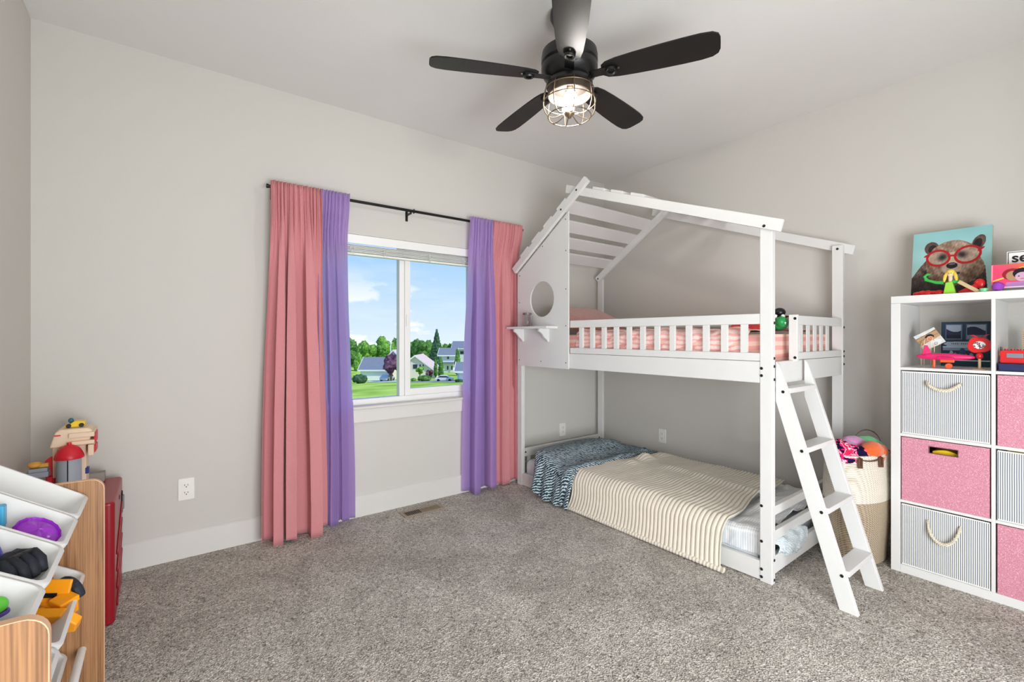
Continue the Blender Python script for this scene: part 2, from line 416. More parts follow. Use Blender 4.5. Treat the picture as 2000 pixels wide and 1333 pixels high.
# ------------------------------------------------------------------ outlets, vent
def outlet(loc, rz, label):
    t = thing('electrical_outlet', label, 'outlet', loc, 'duplex wall outlets', org=(0, 0, 0))
    b = MB().prism(rounded(.075, .12, .006, 3), 'y', -.0055, 0)
    b.build('cover_plate', M_plateplastic, t, bevel=.0025)
    for s in (-1, 1):
        q = MB().prism([(.017 * math.cos(a), s * .0205 + max(-.0135, min(.0135, .018 * math.sin(a)))) for a in [2 * math.pi * k / 20 for k in range(20)]], 'y', -.0085, -.005)
        r_ = q.build('receptacle', M_plateplastic, t)
        e = MB().box(-.0085, -.006, -.0089, -.0075, s * .0205 - .0005, s * .0205 + .0075).box(.006, .0085, -.0089, -.0075, s * .0205 - .0005, s * .0205 + .0065)
        e.cyl((0, -.0089, s * .0205 - .007), (0, -.0075, s * .0205 - .007), .0028, 10)
        e.build('slots', M_void, r_)
    MB().cyl((0, -.0068, 0), (0, -.005, 0), .003, 10).build('screw', M_plateplastic, t)
    t.rotation_euler = (0, 0, rz)
    return t
outlet((-3.413, 0, .377), 0, 'white duplex outlet on the window wall beside the red toy chest')
outlet((-.566, 0, .362), 0, 'white duplex outlet seen through the end of the lower bunk')
outlet((0, -.677, .346), R(-90), 'white duplex outlet on the long wall above the lower bunk')

v = thing('floor_vent', 'tan metal floor register in the carpet below the window', 'vent', (-2.06, -.17, 0))
M_vent = mat('tan_vent_metal', (158, 142, 124), 0.45, metal=0.2, var=0.1)
vx0, vx1, vy0, vy1 = -2.215, -1.915, -.225, -.115
MB().box(vx0, vx1, vy0, vy0 + .018, 0, .007).box(vx0, vx1, vy1 - .018, vy1, 0, .007).box(vx0, vx0 + .02, vy0 + .018, vy1 - .018, 0, .007).box(vx1 - .02, vx1, vy0 + .018, vy1 - .018, 0, .007).build('frame', M_vent, v, bevel=.002)
MB().box(vx0 + .02, vx0 + .135, vy0 + .018, vy1 - .018, .0005, .0025).build('open_duct', M_void, v)
MB().box(vx0 + .135, vx1 - .02, vy0 + .018, vy1 - .018, .0005, .003).build('damper', M_vent, v)
lv = meshonly(MB().box(-.0015, .0015, -.037, .037, 0, .003), 'louver', M_vent)
for k in range(19): part(lv, 'louver', v, (vx0 + .026 + k * .0136, (vy0 + vy1) / 2, .0035))

# ------------------------------------------------------------------ curtains
def fabric(name, col, trans, tcol, weave=900):
    m, nt, b = base(name); L = nt.links.new
    o = nt.nodes['Material Output']
    tc = nd(nt, 'ShaderNodeTexCoord'); n = nd(nt, 'ShaderNodeTexNoise'); n.inputs['Scale'].default_value = weave; n.inputs['Detail'].default_value = 2
    mp = nd(nt, 'ShaderNodeMapping'); mp.inputs['Scale'].default_value = (1, 1, .25); L(tc.outputs['Object'], mp.inputs[0]); L(mp.outputs[0], n.inputs['Vector'])
    r = nd(nt, 'ShaderNodeMapRange'); L(n.outputs['Fac'], r.inputs[0]); r.inputs[1].default_value = .3; r.inputs[2].default_value = .7; r.inputs[3].default_value = .88; r.inputs[4].default_value = 1.08
    mx = nd(nt, 'ShaderNodeMixRGB'); mx.blend_type = 'MULTIPLY'; mx.inputs[0].default_value = 1; mx.inputs[1].default_value = lin(col); L(r.outputs[0], mx.inputs[2])
    L(mx.outputs[0], b.inputs['Base Color']); b.inputs['Roughness'].default_value = .85; b.inputs['Specular IOR Level'].default_value = .2; b.inputs['Sheen Weight'].default_value = .1
    bp = nd(nt, 'ShaderNodeBump'); bp.inputs['Strength'].default_value = .15; bp.inputs['Distance'].default_value = .001; L(n.outputs['Fac'], bp.inputs['Height']); L(bp.outputs[0], b.inputs['Normal'])
    t = nd(nt, 'ShaderNodeBsdfTranslucent'); t.inputs[0].default_value = lin(tcol)
    ms = nd(nt, 'ShaderNodeMixShader'); ms.inputs[0].default_value = trans; L(b.outputs[0], ms.inputs[1]); L(t.outputs[0], ms.inputs[2]); L(ms.outputs[0], o.inputs[0])
    return m
M_pink = fabric('pink_curtain_fabric', (218, 146, 150), .10, (240, 130, 130))
M_purple = fabric('purple_curtain_fabric', (182, 158, 216), .72, (246, 232, 255))
ROD_Z, ROD_Y = 2.116, -.078
def curtain(name, label, m, top, bot, n_top, n_bot, amp_t, amp_b, seed, zb, y0b=-.075, lo_wave=()):
    r_ = random.Random(seed)
    ph = [r_.uniform(-.35, .35) for _ in range(12)]; ph2 = r_.uniform(0, 6)
    nu, nv = 320, 70
    def fn(u, v):
        z = lerp(zb, ROD_Z + .032, v)
        d = (ROD_Z - z)
        k = sstep(-.01, .55, d)          # 0 at the rod, 1 lower
        xl = lerp(top[0], bot[0], sstep(0, 2.0, d)); xr = lerp(top[1], bot[1], sstep(0, 2.0, d))
        wob = .13 * math.sin(2 * math.pi * u + ph2) + .06 * math.sin(4 * math.pi * u + ph2 * 2) + .03 * math.sin(z * 2.2 + ph2)
        pb = 2 * math.pi * (n_bot * (u + wob * .55)) + ph2
        pt = 2 * math.pi * (n_top * (u + .03 * math.sin(9 * u + ph2))) + ph2 * 1.3
        fb = math.tanh(3.2 * math.sin(pb) + .5 * math.sin(.5 * pb + ph[0] * 9)) + .10 * math.sin(2 * pb + ph[1] * 9) + .25 * math.sin(.37 * pb + ph[2] * 9)
        ft = math.sin(pt) + .4 * math.sin(2.3 * pt + 1)
        amp_bz = lerp(amp_t * 1.6, amp_b, sstep(.05, 1.1, d))
        y = y0b + lerp(0, .0, k) - lerp(ft * amp_t, fb * amp_bz, k)
        y = lerp(ROD_Y - .021 - (.006 if ft > 0 else 0) - ft * amp_t * .55, y, sstep(.0, .25, d))
        x = lerp(xl, xr, u) + -k * amp_bz * .30 * math.sin(2 * pb) * min(1, 6 * u, 6 * (1 - u))
        y += .004 * fbm(x * 9, z * 3, seed) * (1 + k)
        if d < -.012: y += (.006 * math.sin(pt * 2))
        zz = z
        if v == 0: zz = z + .012 * math.sin(pb * .5 + 1)
        return (x, min(y, -.042 if z < .80 else -.020), zz)
    o = MB().grid(fn, nu, nv).build(name, m, smooth=180, solid=.0022)
    return tag(o, label, 'curtain', 'window curtain panels')
curtain('pink_curtain', 'wide pink curtain panel at the outer left end of the rod', M_pink, (-3.006, -2.722), (-3.062, -2.672), 11, 3.4, .011, .054, 1, .012, -.118)
curtain('purple_curtain', 'lilac purple curtain panel hanging at the left side of the window', M_purple, (-2.735, -2.548), (-2.735, -2.490), 8, 2.4, .010, .034, 5, .018, -.058)
curtain('purple_curtain', 'lilac purple curtain panel hanging at the right side of the window', M_purple, (-1.622, -1.405), (-1.668, -1.405), 7, 1.7, .010, .046, 9, .020, -.085)
curtain('pink_curtain', 'pink curtain panel on the right end of the rod beside the bunk bed', M_pink, (-1.412, -1.118), (-1.415, -1.105), 9, 2.4, .010, .028, 14, .020, -.052)
rod = thing('curtain_rod', 'thin black metal curtain rod above the window', 'curtain rod', (-2.06, ROD_Y, ROD_Z - .02))
MB().cyl((-3.02, ROD_Y, ROD_Z), (-1.105, ROD_Y, ROD_Z), .0095, 14).build('rod', M_black, rod, smooth=40)
for x in (-3.022, -1.103):
    MB().cyl((x - .006, ROD_Y, ROD_Z), (x + .006, ROD_Y, ROD_Z), .0125, 14).build('end_cap', M_black, rod, smooth=40)
for x in (-2.985, -2.107, -1.13):
    b = MB().box(x - .006, x + .006, ROD_Y, 0, ROD_Z - .022, ROD_Z - .012).box(x - .009, x + .009, -.005, 0, ROD_Z - .06, ROD_Z + .02)
    b.tube([(x, ROD_Y + .014 * math.cos(a), ROD_Z + .014 * math.sin(a)) for a in [R(-200 + 20 * k) for k in range(12)]], .0032, 6)
    b.build('bracket', M_black, rod)
MB().tube([(-2.085, ROD_Y + .015 * math.cos(a), ROD_Z + .015 * math.sin(a)) for a in [2 * math.pi * k / 18 for k in range(18)]], .0025, 6, closed=True).build('ring', M_black, rod, smooth=180)

# ------------------------------------------------------------------ ceiling fan
FX, FY = -2.0, -1.574
fan = thing('ceiling_fan', 'black five-blade ceiling fan with caged lamp', 'ceiling fan', (FX, FY, H), org=(FX, FY, H))
M_fan = mat('fan_black', (15, 15, 16), 0.38, var=0.05, spec=0.5)
M_blade = mat('fan_blade_satin_black', (11, 11, 11), 0.47, var=0.15, vscale=20, bump=.05, bscale=60, spec=0.45)
M_bronze = mat('cage_brushed_nickel', (150, 132, 112), 0.32, metal=0.9, var=0.1, vscale=60)
M_reflector = mat('lamp_reflector', (92, 80, 68), 0.45, metal=0.6, var=0.08)
M_innerdark = mat('lamp_inner_plate', (34, 29, 25), 0.6, var=0.08)
c = (FX, FY, 0)
MB().lathe([(0.0, 2.740), (.088, 2.740), (.090, 2.715), (.078, 2.69), (.05, 2.676), (.02, 2.672), (0, 2.672)], c, 40).build('canopy', M_fan, fan, smooth=40)
MB().cyl((FX, FY, 2.56), (FX, FY, 2.68), .0135, 18).build('downrod', M_fan, fan, smooth=40)
MB().lathe([(0, 2.585), (.03, 2.583), (.06, 2.572), (.112, 2.560), (.127, 2.548), (.131, 2.525), (.131, 2.498), (.124, 2.490), (.131, 2.482), (.131, 2.462), (.122, 2.442), (.098, 2.424), (.078, 2.412), (.074, 2.404), (0, 2.404)], c, 56).build('motor_housing', M_fan, fan, smooth=35)
PH = 1.445
BZ2 = 2.432
def blade_outline():
    up = [(.155, .030), (.175, .046), (.22, .056), (.30, .063), (.40, .0685), (.50, .0715), (.57, .0715), (.615, .066), (.637, .052), (.645, .030)]
    pts = up + [(.6455, 0.0)] + [(x, -y * 1.0) for x, y in up[::-1]]
    return pts
blade_me = meshonly(MB().prism(blade_outline(), 'z', -.003, .003), 'blade', M_blade, 40)
iron = MB()
iron.prism([(.085, -.022), (.14, -.020), (.185, -.024), (.215, -.018), (.222, 0), (.215, .018), (.185, .024), (.14, .020), (.085, .022)], 'z', -.010, -.004)
iron.lathe([(.020, -.020), (.024, -.018), (.026, -.012), (.022, -.008), (.016, -.010), (.014, -.016), (.020, -.020)], (.195, 0, 0), 20, cap=False)
iron_me = meshonly(iron, 'blade_arm', M_fan, 40)
scr_me = meshonly(MB().lathe([(0, -.0135), (.004, -.0125), (.005, -.0095), (.005, -.008)], (0, 0, 0), 12), 'screw', M_bronze, 40)
for k in range(5):
    a = PH + k * 2 * math.pi / 5
    o = part(blade_me, 'blade', fan, (FX, FY, BZ2)); o.rotation_mode = 'XYZ'; o.rotation_euler = (R(-11), 0, a)
    q = bpy.data.objects.new('blade_arm', iron_me); COL.objects.link(q); q.parent = o
    for sx, sy in ((.180, .013), (.180, -.013), (.208, 0)):
        z = bpy.data.objects.new('screw', scr_me); COL.objects.link(z); z.parent = o; z.location = (sx + .02, sy, .004)
MB().lathe([(.070, 2.410), (.105, 2.410), (.108, 2.402), (.108, 2.392), (.100, 2.386), (.070, 2.386)], c, 40).build('fitter_ring', M_fan, fan, smooth=40)
MB().lathe([(.098, 2.388), (.101, 2.372), (.102, 2.348), (.098, 2.346), (.094, 2.370), (.088, 2.384)], c, 40, cap=False).build('shade', M_reflector, fan, smooth=60)
MB().lathe([(.0, 2.386), (.094, 2.384)], c, 36, cap=False).build('reflector', M_innerdark, fan, smooth=60)
cage = MB()
prof = [(.107, 2.392), (.113, 2.372), (.120, 2.342), (.1225, 2.315), (.121, 2.290), (.114, 2.268), (.100, 2.251), (.085, 2.245), (.066, 2.247), (.048, 2.254), (.034, 2.262), (.02, 2.266)]
for k in range(8):
    a = 2 * math.pi * k / 8 + .2
    cage.tube([(FX + r * math.cos(a), FY + r * math.sin(a), z) for r, z in prof], .0026, 6)
for r, z in ((.1125, 2.374), (.1215, 2.318), (.0995, 2.251)):
    cage.tube([(FX + r * math.cos(a), FY + r * math.sin(a), z) for a in [2 * math.pi * k / 40 for k in range(40)]], .0026, 6, closed=True)
cg = cage.build('wire_cage', M_bronze, fan, smooth=180)
MB().lathe([(0, 2.243), (.008, 2.244), (.012, 2.252), (.021, 2.258), (.024, 2.267), (.018, 2.275), (0, 2.277)], c, 24).build('finial', M_bronze, cg, smooth=60)
mB, ntb, bb = base('lamp_bulb_glow'); bb.inputs['Base Color'].default_value = (1, .95, .85, 1); bb.inputs['Emission Color'].default_value = (1.0, .955, .89, 1); bb.inputs['Emission Strength'].default_value = BULB_W
for sgn in (-1, 1):
    a = .9
    p0 = Vector((FX + sgn * .028 * math.cos(a), FY + sgn * .028 * math.sin(a), 2.386)); d = Vector((sgn * .35 * math.cos(a), sgn * .35 * math.sin(a), -1)).normalized()
    m3 = d.to_track_quat('Z', 'Y').to_matrix()
    so = MB().lathe([(.014, 0), (.016, .006), (.016, .030), (.013, .034)], p0, 20, m=m3).build('socket', M_bronze, fan, smooth=40)
    MB().lathe([(.012, .034), (.015, .042), (.024, .058), (.029, .072), (.028, .086), (.020, .097), (.008, .102), (0, .103)], p0, 20, m=m3, cap=True).build('bulb', mB, fan, smooth=60)
# ================================================================== house bunk bed
PIV = Vector((-1.13, -2.095, 0)); BROT = R(1.0)
def on_bed(o): 
    """things made up with the bed share its slight turn about the front right post"""
    v = o.location - PIV; o.location = PIV + Matrix.Rotation(BROT, 3, 'Z') @ v; o.rotation_euler.z += BROT
    return o
bed = thing('house_bunk_bed', 'white wooden house-frame bunk bed with slatted roof', 'bed', PIV)
bed.rotation_euler = (0, 0, BROT)
fx0, fx1, bx0, bx1 = -1.13, -1.095, -.14, -.112
yr0, yr1, yl0, yl1 = -2.095, -2.036, -.150, -.092
BV = .003
def bpart(name, *boxes, parent=None, bevel=BV, label=None):
    b = MB()
    for q in boxes: b.box(*q)
    return b.build(name, M_white, parent or bed, bevel=bevel, label=label)
for (a0, a1) in ((fx0, fx1), (bx0, bx1)):
    bpart('post', (a0, a1, yr0, yr1, 0, 1.765 if a0 == fx0 else 1.795)); bpart('post', (a0, a1, yl0, yl1, 0, 1.765))
# rafters
rr = [(-.690, 2.325), (-.680, 2.268), (-2.137, 1.728), (-2.153, 1.785)]
rl = [(-.888, 2.329), (-.927, 2.287), (-.118, 1.741), (-.080, 1.783)]
for poly, x0, x1 in ((rr, -1.153, -1.1305), (rl, -1.178, -1.1535), (rr, -.1115, -.089), (rl, -.166, -.1405)):
    MB().prism(poly, 'x', x0, x1).build('rafter', M_white, bed, bevel=BV)
MB().cyl((-.141, -.815, 2.249), (-.110, -.815, 2.249), .012, 12).build('ridge_spacer', M_white, bed)
def slope_slat(y0, y1, za, slope, x0, x1, name):
    # (y, z) board lying on the rafters' upper edge
    def zt(y): return za(y)
    t = .016
    n = Vector((0, -slope, 1)).normalized() if slope > 0 else Vector((0, -slope, 1)).normalized()
    p = [(y0, zt(y0)), (y1, zt(y1)), (y1 + n.y * t, zt(y1) + n.z * t), (y0 + n.y * t, zt(y0) + n.z * t)]
    MB().prism(p, 'x', x0, x1).build(name, M_white, bed, bevel=.002)
zl = lambda y: 2.329 - .6757 * (y + .888)
zr = lambda y: 2.325 + .3691 * (y + .690)
for y0, y1 in ((-.711, -.619), (-.563, -.472), (-.426, -.335), (-.288, -.196)):
    slope_slat(y0, y1, zl, -.6757, -1.178, -.141, 'roof_slat')
for y0, y1 in ((-1.038, -.941), (-1.193, -1.100), (-1.354, -1.258)):
    slope_slat(y0, y1, zr, .3691, -1.153, -.089, 'roof_slat')
# front panel with the round hole
bm = bmesh.new()
outer = [(-.112, .985), (-.700, .985), (-.700, 2.132), (-.112, 1.735)]
def ring(pts):
    vs = [bm.verts.new((0, y, z)) for y, z in pts]
    return [bm.edges.new((vs[i], vs[(i + 1) % len(vs)])) for i in range(len(vs))]
es = ring(outer) + ring([(-.411 + .138 * math.cos(2 * math.pi * k / 48), 1.512 + .138 * math.sin(2 * math.pi * k / 48)) for k in range(48)])
bmesh.ops.triangle_fill(bm, use_beauty=True, edges=es)
pv = [v.co.copy() for v in bm.verts]; bm.verts.index_update(); pf = [tuple(v.index for v in f.verts) for f in bm.faces]; bm.free()
b = MB().add([(fx0 - .006, v.y, v.z) for v in pv], pf)
panel = b.build('front_panel', M_white, bed, solid=.0115)
# ledge on the panel with two brackets
LZ = 1.300; lx = -1.252
led = MB().prism(rounded(.490, .112, .006, 3, cx=-.341, cy=-1.194), 'z', LZ - .018, LZ, m=Matrix(((0, 1, 0, 0), (1, 0, 0, 0), (0, 0, 1, 0), (0, 0, 0, 1)))).build('ledge', M_white, bed, bevel=.002)
prof = [(-1.137, LZ - .018), (-1.240, LZ - .018), (-1.240, LZ - .040), (-1.222, LZ - .048), (-1.205, LZ - .062), (-1.190, LZ - .082), (-1.172, LZ - .096), (-1.160, LZ - .104), (-1.152, LZ - .118), (-1.137, LZ - .118)]
for y in (-.185, -.485): MB().prism(prof, 'y', y - .009, y + .009).build('bracket', M_white, led, bevel=.0015)
# upper bunk front
yA, yB = yl0 + .001, yr1 - .0005
bpart('side_rail', (fx0 + .003, fx1 - .004, yr1, yl0, .990, 1.098))
bpart('guard_rail', (fx0 + .003, fx1 - .006, yr1, -.702, 1.100, 1.140))
bpart('guard_rail', (fx0 + .003, fx1 - .006, yr1, -.702, 1.286, 1.338))
gs = meshonly(MB().box(-.009, .009, -.016, .016, 1.1405, 1.2855), 'guard_slat', M_white)
for k in range(12): 
    o = part(gs, 'guard_slat', bed, (-1.1135, -.805 - k * .1043, 0))
# upper bunk back and ends
bpart('side_rail', (bx0 + .002, bx1, yr1, yl0, .990, 1.098)); bpart('guard_rail', (bx0 + .002, bx1, yr1, yl0, 1.296, 1.338))
bpart('end_rail', (fx1, bx0, -2.090, -2.062, .985, 1.097)); bpart('end_rail', (fx1, bx0, yl0 + .012, yl0 + .038, .985, 1.097))
bpart('guard_rail', (fx1, bx0, yl0 + .012, yl0 + .036, 1.286, 1.338))
bpart('guard_post', (-.865, -.842, -2.108, -2.066, 1.092, 1.339))
bpart('guard_rail', (-.842, bx0, -2.090, -2.066, 1.286, 1.336)); bpart('guard_rail', (-.842, bx0, -2.090, -2.066, 1.099, 1.138))
es_ = meshonly(MB().box(-.020, .020, -.003, .003, 1.1385, 1.2855), 'guard_slat', M_white)
for k in range(5): part(es_, 'guard_slat', bed, (-.738 + k * .0975, -2.078, 0))
bpart('bed_base', (fx1, bx0, yr1 + .001, yl0 - .001, 1.04, 1.055), bevel=0)
# lower bunk frame
bpart('side_rail', (fx0 + .003, fx1 - .004, yr1, yl0, .004, .098)); bpart('side_rail', (bx0, bx1, yr1, yl0, .004, .098))
bpart('end_rail', (fx1, bx0, -2.088, -2.062, .040, .129)); bpart('end_rail', (fx1, bx0, -2.088, -2.062, .202, .254)); bpart('end_rail', (fx1, bx0, -2.088, -2.062, .331, .376))
bpart('head_rail', (fx1, bx0, yl0 + .015, yl0 + .040, .226, .292)); bpart('head_rail', (fx1, bx0, yl0 + .015, yl0 + .040, .040, .085))
hs = meshonly(MB().box(-.014, .014, -.009, .009, .0855, .2255), 'head_slat', M_white)
for k in range(9): part(hs, 'head_slat', bed, (-1.032 + k * .1015, yl0 + .0275, 0))
# bolts
bolt_me = meshonly(MB().lathe([(0, .0024), (.0035, .0024), (.0038, .0010), (.0058, .0030), (.0072, .0018), (.0075, 0)], (0, 0, 0), 14), 'bolt', M_dark, 40)
for y, z in ((-2.044, 1.064), (-2.044, 1.028), (-2.044, .201), (-2.044, .062), (-2.044, .024), (-2.044, .378)): part(bolt_me, 'bolt', bed, (fx0, y, z), (0, R(-90), 0))
for y, z in ((-2.066, 1.768),): part(bolt_me, 'bolt', bed, (-1.153, y, z), (0, R(-90), 0))
for y, z in ((-.815, 2.251), (-.66, 2.147)): part(bolt_me, 'bolt', bed, (-1.178, y, z), (0, R(-90), 0))
for x, z in ((-1.108, 1.29), (-1.108, 1.115), (-1.108, 1.075), (-1.108, 1.01), (-1.108, .118), (-1.108, .02), (-.121, 1.28), (-.121, 1.13), (-.121, 1.10), (-.121, 1.05)): part(bolt_me, 'bolt', bed, (x, yr0, z), (R(90), 0, 0))
for z in (1.318, 1.112): part(bolt_me, 'bolt', bed, (-.865, -2.097, z), (0, R(-90), 0))
for x in (-1.075, -.165): part(bolt_me, 'bolt', bed, (x, yl0 + .015, .262), (R(90), 0, 0))
part(bolt_me, 'bolt', bed, (-.166, -.118, 1.772), (0, R(-90), 0)); part(bolt_me, 'bolt', bed, (-.14, -2.066, 1.772), (0, R(-90), 0))
pin_me = meshonly(MB().lathe([(0, .0015), (.004, .001), (.0045, 0)], (0, 0, 0), 10), 'screw', M_dark, 40)
for y, z in ((-.675, 1.03), (-.675, 1.30), (-.675, 1.57), (-.675, 1.85), (-.672, 2.08), (-.135, 1.03), (-.40, 1.03), (-.135, 1.50), (-.14, 1.72), (-.42, 1.92), (-.135, 1.21)): part(pin_me, 'screw', panel, (fx0 - .0118, y, z), (0, R(-90), 0))

# ------------------------------------------------------------------ ladder
lad = thing('bunk_ladder', 'white wooden four-step ladder leaning on the bunk bed end', 'ladder', (-.92, -2.40, 0))
rp = [(-2.368, 0), (-2.440, 0), (-2.122, 1.060), (-2.112, 1.085), (-2.0985, 1.100), (-2.0985, .905)]
rail = MB().prism(rp, 'x', -1.103, -1.078).build('ladder_rail', M_white, lad, bevel=.003); MB().prism(rp, 'x', -.768, -.743).build('ladder_rail', M_white, lad, bevel=.003)
for y, z in ((-2.155, .945), (-2.238, .672), (-2.320, .407), (-2.400, .148)):
    MB().box(-1.077, -.769, y, y + .074, z, z + .025).build('step', M_white, lad, bevel=.003)
    part(bolt_me, 'bolt', lad, (-1.103, y + .022, z + .008), (0, R(-90), 0))

# ================================================================== bedding
def checks(name, a, bcol, scale, rough=.9):
    return ramp_mat(name, 'ShaderNodeTexChecker', [(0.0, a), (0.5, bcol)], rough, Scale=scale, spec=.1)
def textile(name, dark, light, kind='weave', scale=60):
    m, nt, b = base(name); L = nt.links.new
    tc = nd(nt, 'ShaderNodeTexCoord'); vo = nd(nt, 'ShaderNodeTexNoise'); vo.inputs['Scale'].default_value = scale * 1.6; vo.inputs['Detail'].default_value = 1
    wv = nd(nt, 'ShaderNodeTexWave'); wv.wave_type = 'BANDS'; wv.bands_direction = 'DIAGONAL'; wv.inputs['Scale'].default_value = scale; wv.inputs['Distortion'].default_value = 3.0; wv.inputs['Detail'].default_value = 1.5; wv.inputs['Detail Scale'].default_value = 2.5
    L(tc.outputs['Object'], vo.inputs['Vector']); L(tc.outputs['Object'], wv.inputs['Vector'])
    ad = nd(nt, 'ShaderNodeMath', operation='MULTIPLY'); L(vo.outputs['Fac'], ad.inputs[0]); L(wv.outputs['Fac'], ad.inputs[1])
    r = nd(nt, 'ShaderNodeValToRGB'); r.color_ramp.elements[0].position = .20; r.color_ramp.elements[0].color = lin(dark); r.color_ramp.elements[1].position = .36; r.color_ramp.elements[1].color = lin(light)
    L(ad.outputs[0], r.inputs[0]); L(r.outputs[0], b.inputs['Base Color']); b.inputs['Roughness'].default_value = .9; b.inputs['Specular IOR Level'].default_value = .1
    return m
M_teal = textile('slate_print_fabric', (44, 62, 74), (196, 212, 218), scale=26)
M_gingham = None
def gingham():
    m, nt, b = base('pale_grey_check_sheet'); L = nt.links.new
    tc = nd(nt, 'ShaderNodeTexCoord'); outs = []
    for d in ('X', 'Y'):
        wv = nd(nt, 'ShaderNodeTexWave'); wv.wave_type = 'BANDS'; wv.bands_direction = d; wv.inputs['Scale'].default_value = 26; L(tc.outputs['Object'], wv.inputs['Vector']); outs.append(wv)
    wz = nd(nt, 'ShaderNodeTexWave'); wz.bands_direction = 'Z'; wz.inputs['Scale'].default_value = 26; L(tc.outputs['Object'], wz.inputs['Vector'])
    a = nd(nt, 'ShaderNodeMath', operation='ADD'); L(outs[0].outputs['Fac'], a.inputs[0]); L(outs[1].outputs['Fac'], a.inputs[1])
    r = nd(nt, 'ShaderNodeValToRGB'); r.color_ramp.elements[0].position = .25; r.color_ramp.elements[0].color = lin((212, 219, 225)); r.color_ramp.elements[1].position = .8; r.color_ramp.elements[1].color = lin((250, 250, 250))
    h = nd(nt, 'ShaderNodeMath', operation='MULTIPLY'); h.inputs[1].default_value = .6; L(a.outputs[0], h.inputs[0]); L(h.outputs[0], r.inputs[0]); L(r.outputs[0], b.inputs['Base Color'])
    b.inputs['Roughness'].default_value = .9; b.inputs['Specular IOR Level'].default_value = .1
    return m
M_gingham = gingham()
M_plush = mat('cream_ribbed_plush', (226, 217, 201), 0.95, var=0.12, vscale=14, bump=.3, bscale=500, spec=.05, sheen=.3)
M_matt = mat('mattress_ticking', (222, 226, 230), 0.9, var=.1)
# lower mattress
b = MB().prism(rounded(.93, .15, .04, 5, cx=-.618, cy=.125), 'y', yr1 + .03, yl0 - .012)
lm = on_bed(b.build('mattress', M_matt, smooth=40)); tag(lm, 'thin pale mattress lying inside the lower bunk frame', 'mattress')
MT = .2
# grey check fitted sheet, rumpled at the foot end, hanging a little over the front rail
def sheet(u, v):
    y = lerp(-1.55, -2.025, v); s = lerp(0, 1.16, u)
    # s runs from the wall side across the top and over the front edge
    if s < .88: x = -.17 - s; z = MT + .016
    elif s < 1.0:
        a = (s - .88) / .12 * math.pi / 2; x = -1.05 - .035 * math.sin(a); z = MT + .016 - .035 * (1 - math.cos(a))
    else: x = -1.085 - .004 * (s - 1); z = MT - .02 - (s - 1.0) * .55
    k = sstep(.55, .95, v)
    z += .045 * max(0, fbm(x * 5 + 2, y * 9, 1)) * (1 - sstep(.95, 1.05, s)) + .012 * fbm(x * 14, y * 16, 3) * (.4 + k)
    z += .014 * abs(math.sin(x * 11 + y * 17 + 3 * fbm(x * 4, y * 4))) * (.3 + k)
    if s > .98: x = max(x - .010 * fbm(y * 22, s * 6, 2), -1.0935)
    return (x, y, max(z, .106 if x < -1.0 else z))
o = MB().grid(sheet, 90, 56).build('fitted_sheet', M_gingham, smooth=180, solid=.004); on_bed(o); tag(o, 'pale grey checked sheet rumpled at the foot of the lower bunk', 'sheet')
# crumpled sheet bunch pushed through under the end rails
def bunch(u, v):
    a = 2 * math.pi * u; t = v
    x = lerp(-1.05, -.66, t); rx = .052 * math.sin(math.pi * min(1, t * 1.02 + .04)) ** .5 + .008
    rr_ = rx * (1 + .35 * fbm(3 * math.cos(a), 3 * math.sin(a), t * 9))
    return (x + .01 * math.sin(a * 3 + t * 14), -2.064 + rr_ * math.cos(a) * .80 - .010, .152 + rr_ * math.sin(a) * 1.05 + .008 * math.sin(t * 22))
o = MB().grid(bunch, 40, 60, closed_u=True).build('crumpled_sheet', textile('blue_grey_crumpled_cotton', (188, 202, 208), (226, 232, 233), scale=40), smooth=180); on_bed(o); tag(o, 'blue grey cotton sheet bunched between the lower bunk end rails', 'sheet')
# pillow
pm = Matrix.Rotation(R(-6), 3, 'X')
def pillow_mesh(cx, cy, cz, a, b_, h, seed, tilt=None, n=28):
    mbx = MB()
    def f(sgn):
        def g(u, v):
            p, q = 2 * u - 1, 2 * v - 1
            k = max(0, (1 - abs(p) ** 3.0)) * max(0, (1 - abs(q) ** 3.0))
            sq = 1 - .06 * (p * p * q * q)
            w = Vector((p * a * (1 - .07 * q * q) * sq, q * b_ * (1 - .07 * p * p) * sq, sgn * h * k ** .5 * (1 + .14 * fbm(p * 2.5, q * 2.5, seed))))
            if tilt is not None: w = tilt @ w
            return (cx + w.x, cy + w.y, cz + w.z)
        return g
    mbx.grid(f(1), n, n); mbx.grid(f(-1), n, n); return mbx
o = pillow_mesh(-.66, -.36, .268, .42, .19, .062, 3, pm).build('pillow', M_teal, smooth=180, weld=True); on_bed(o); tag(o, 'slate print pillow at the head of the lower bunk', 'pillow')
# slate quilt: top strip and front drape
def quilt(u, v):
    y = lerp(-.40, -.80, v); s = lerp(0, 1.30, u)
    ztop = MT + .060 + .075 * (1 - sstep(-.62, -.44, -abs(-y) if False else y) if False else sstep(-.66, -.46, y)) * sstep(.02, .25, s)
    if s < .96: x = -.20 - s; z = ztop
    elif s < 1.06:
        a = (s - .96) / .10 * math.pi / 2; x = -1.16 + .0 - .035 * math.sin(a); z = ztop - .05 * (1 - math.cos(a))
    else:
        x = -1.195 - .05 * (s - 1.06) / .24; z = lerp(ztop - .05, .018 + .05 * sstep(-.52, -.42, y), (s - 1.06) / .24)
    z += .008 * fbm(x * 7, y * 9, 5) * (1 if s < 1 else .3)
    x -= (.018 * math.sin(y * 55 + 1) + .010 * fbm(y * 20, s * 4, 1)) * sstep(.98, 1.25, s)
    return (x, y + .02 * fbm(x * 3, y * 3, 8), max(z, .012))
o = MB().grid(quilt, 110, 46).build('quilt', M_teal, smooth=180, solid=.012); on_bed(o); tag(o, 'slate blue print quilt folded back near the lower bunk pillow', 'quilt')
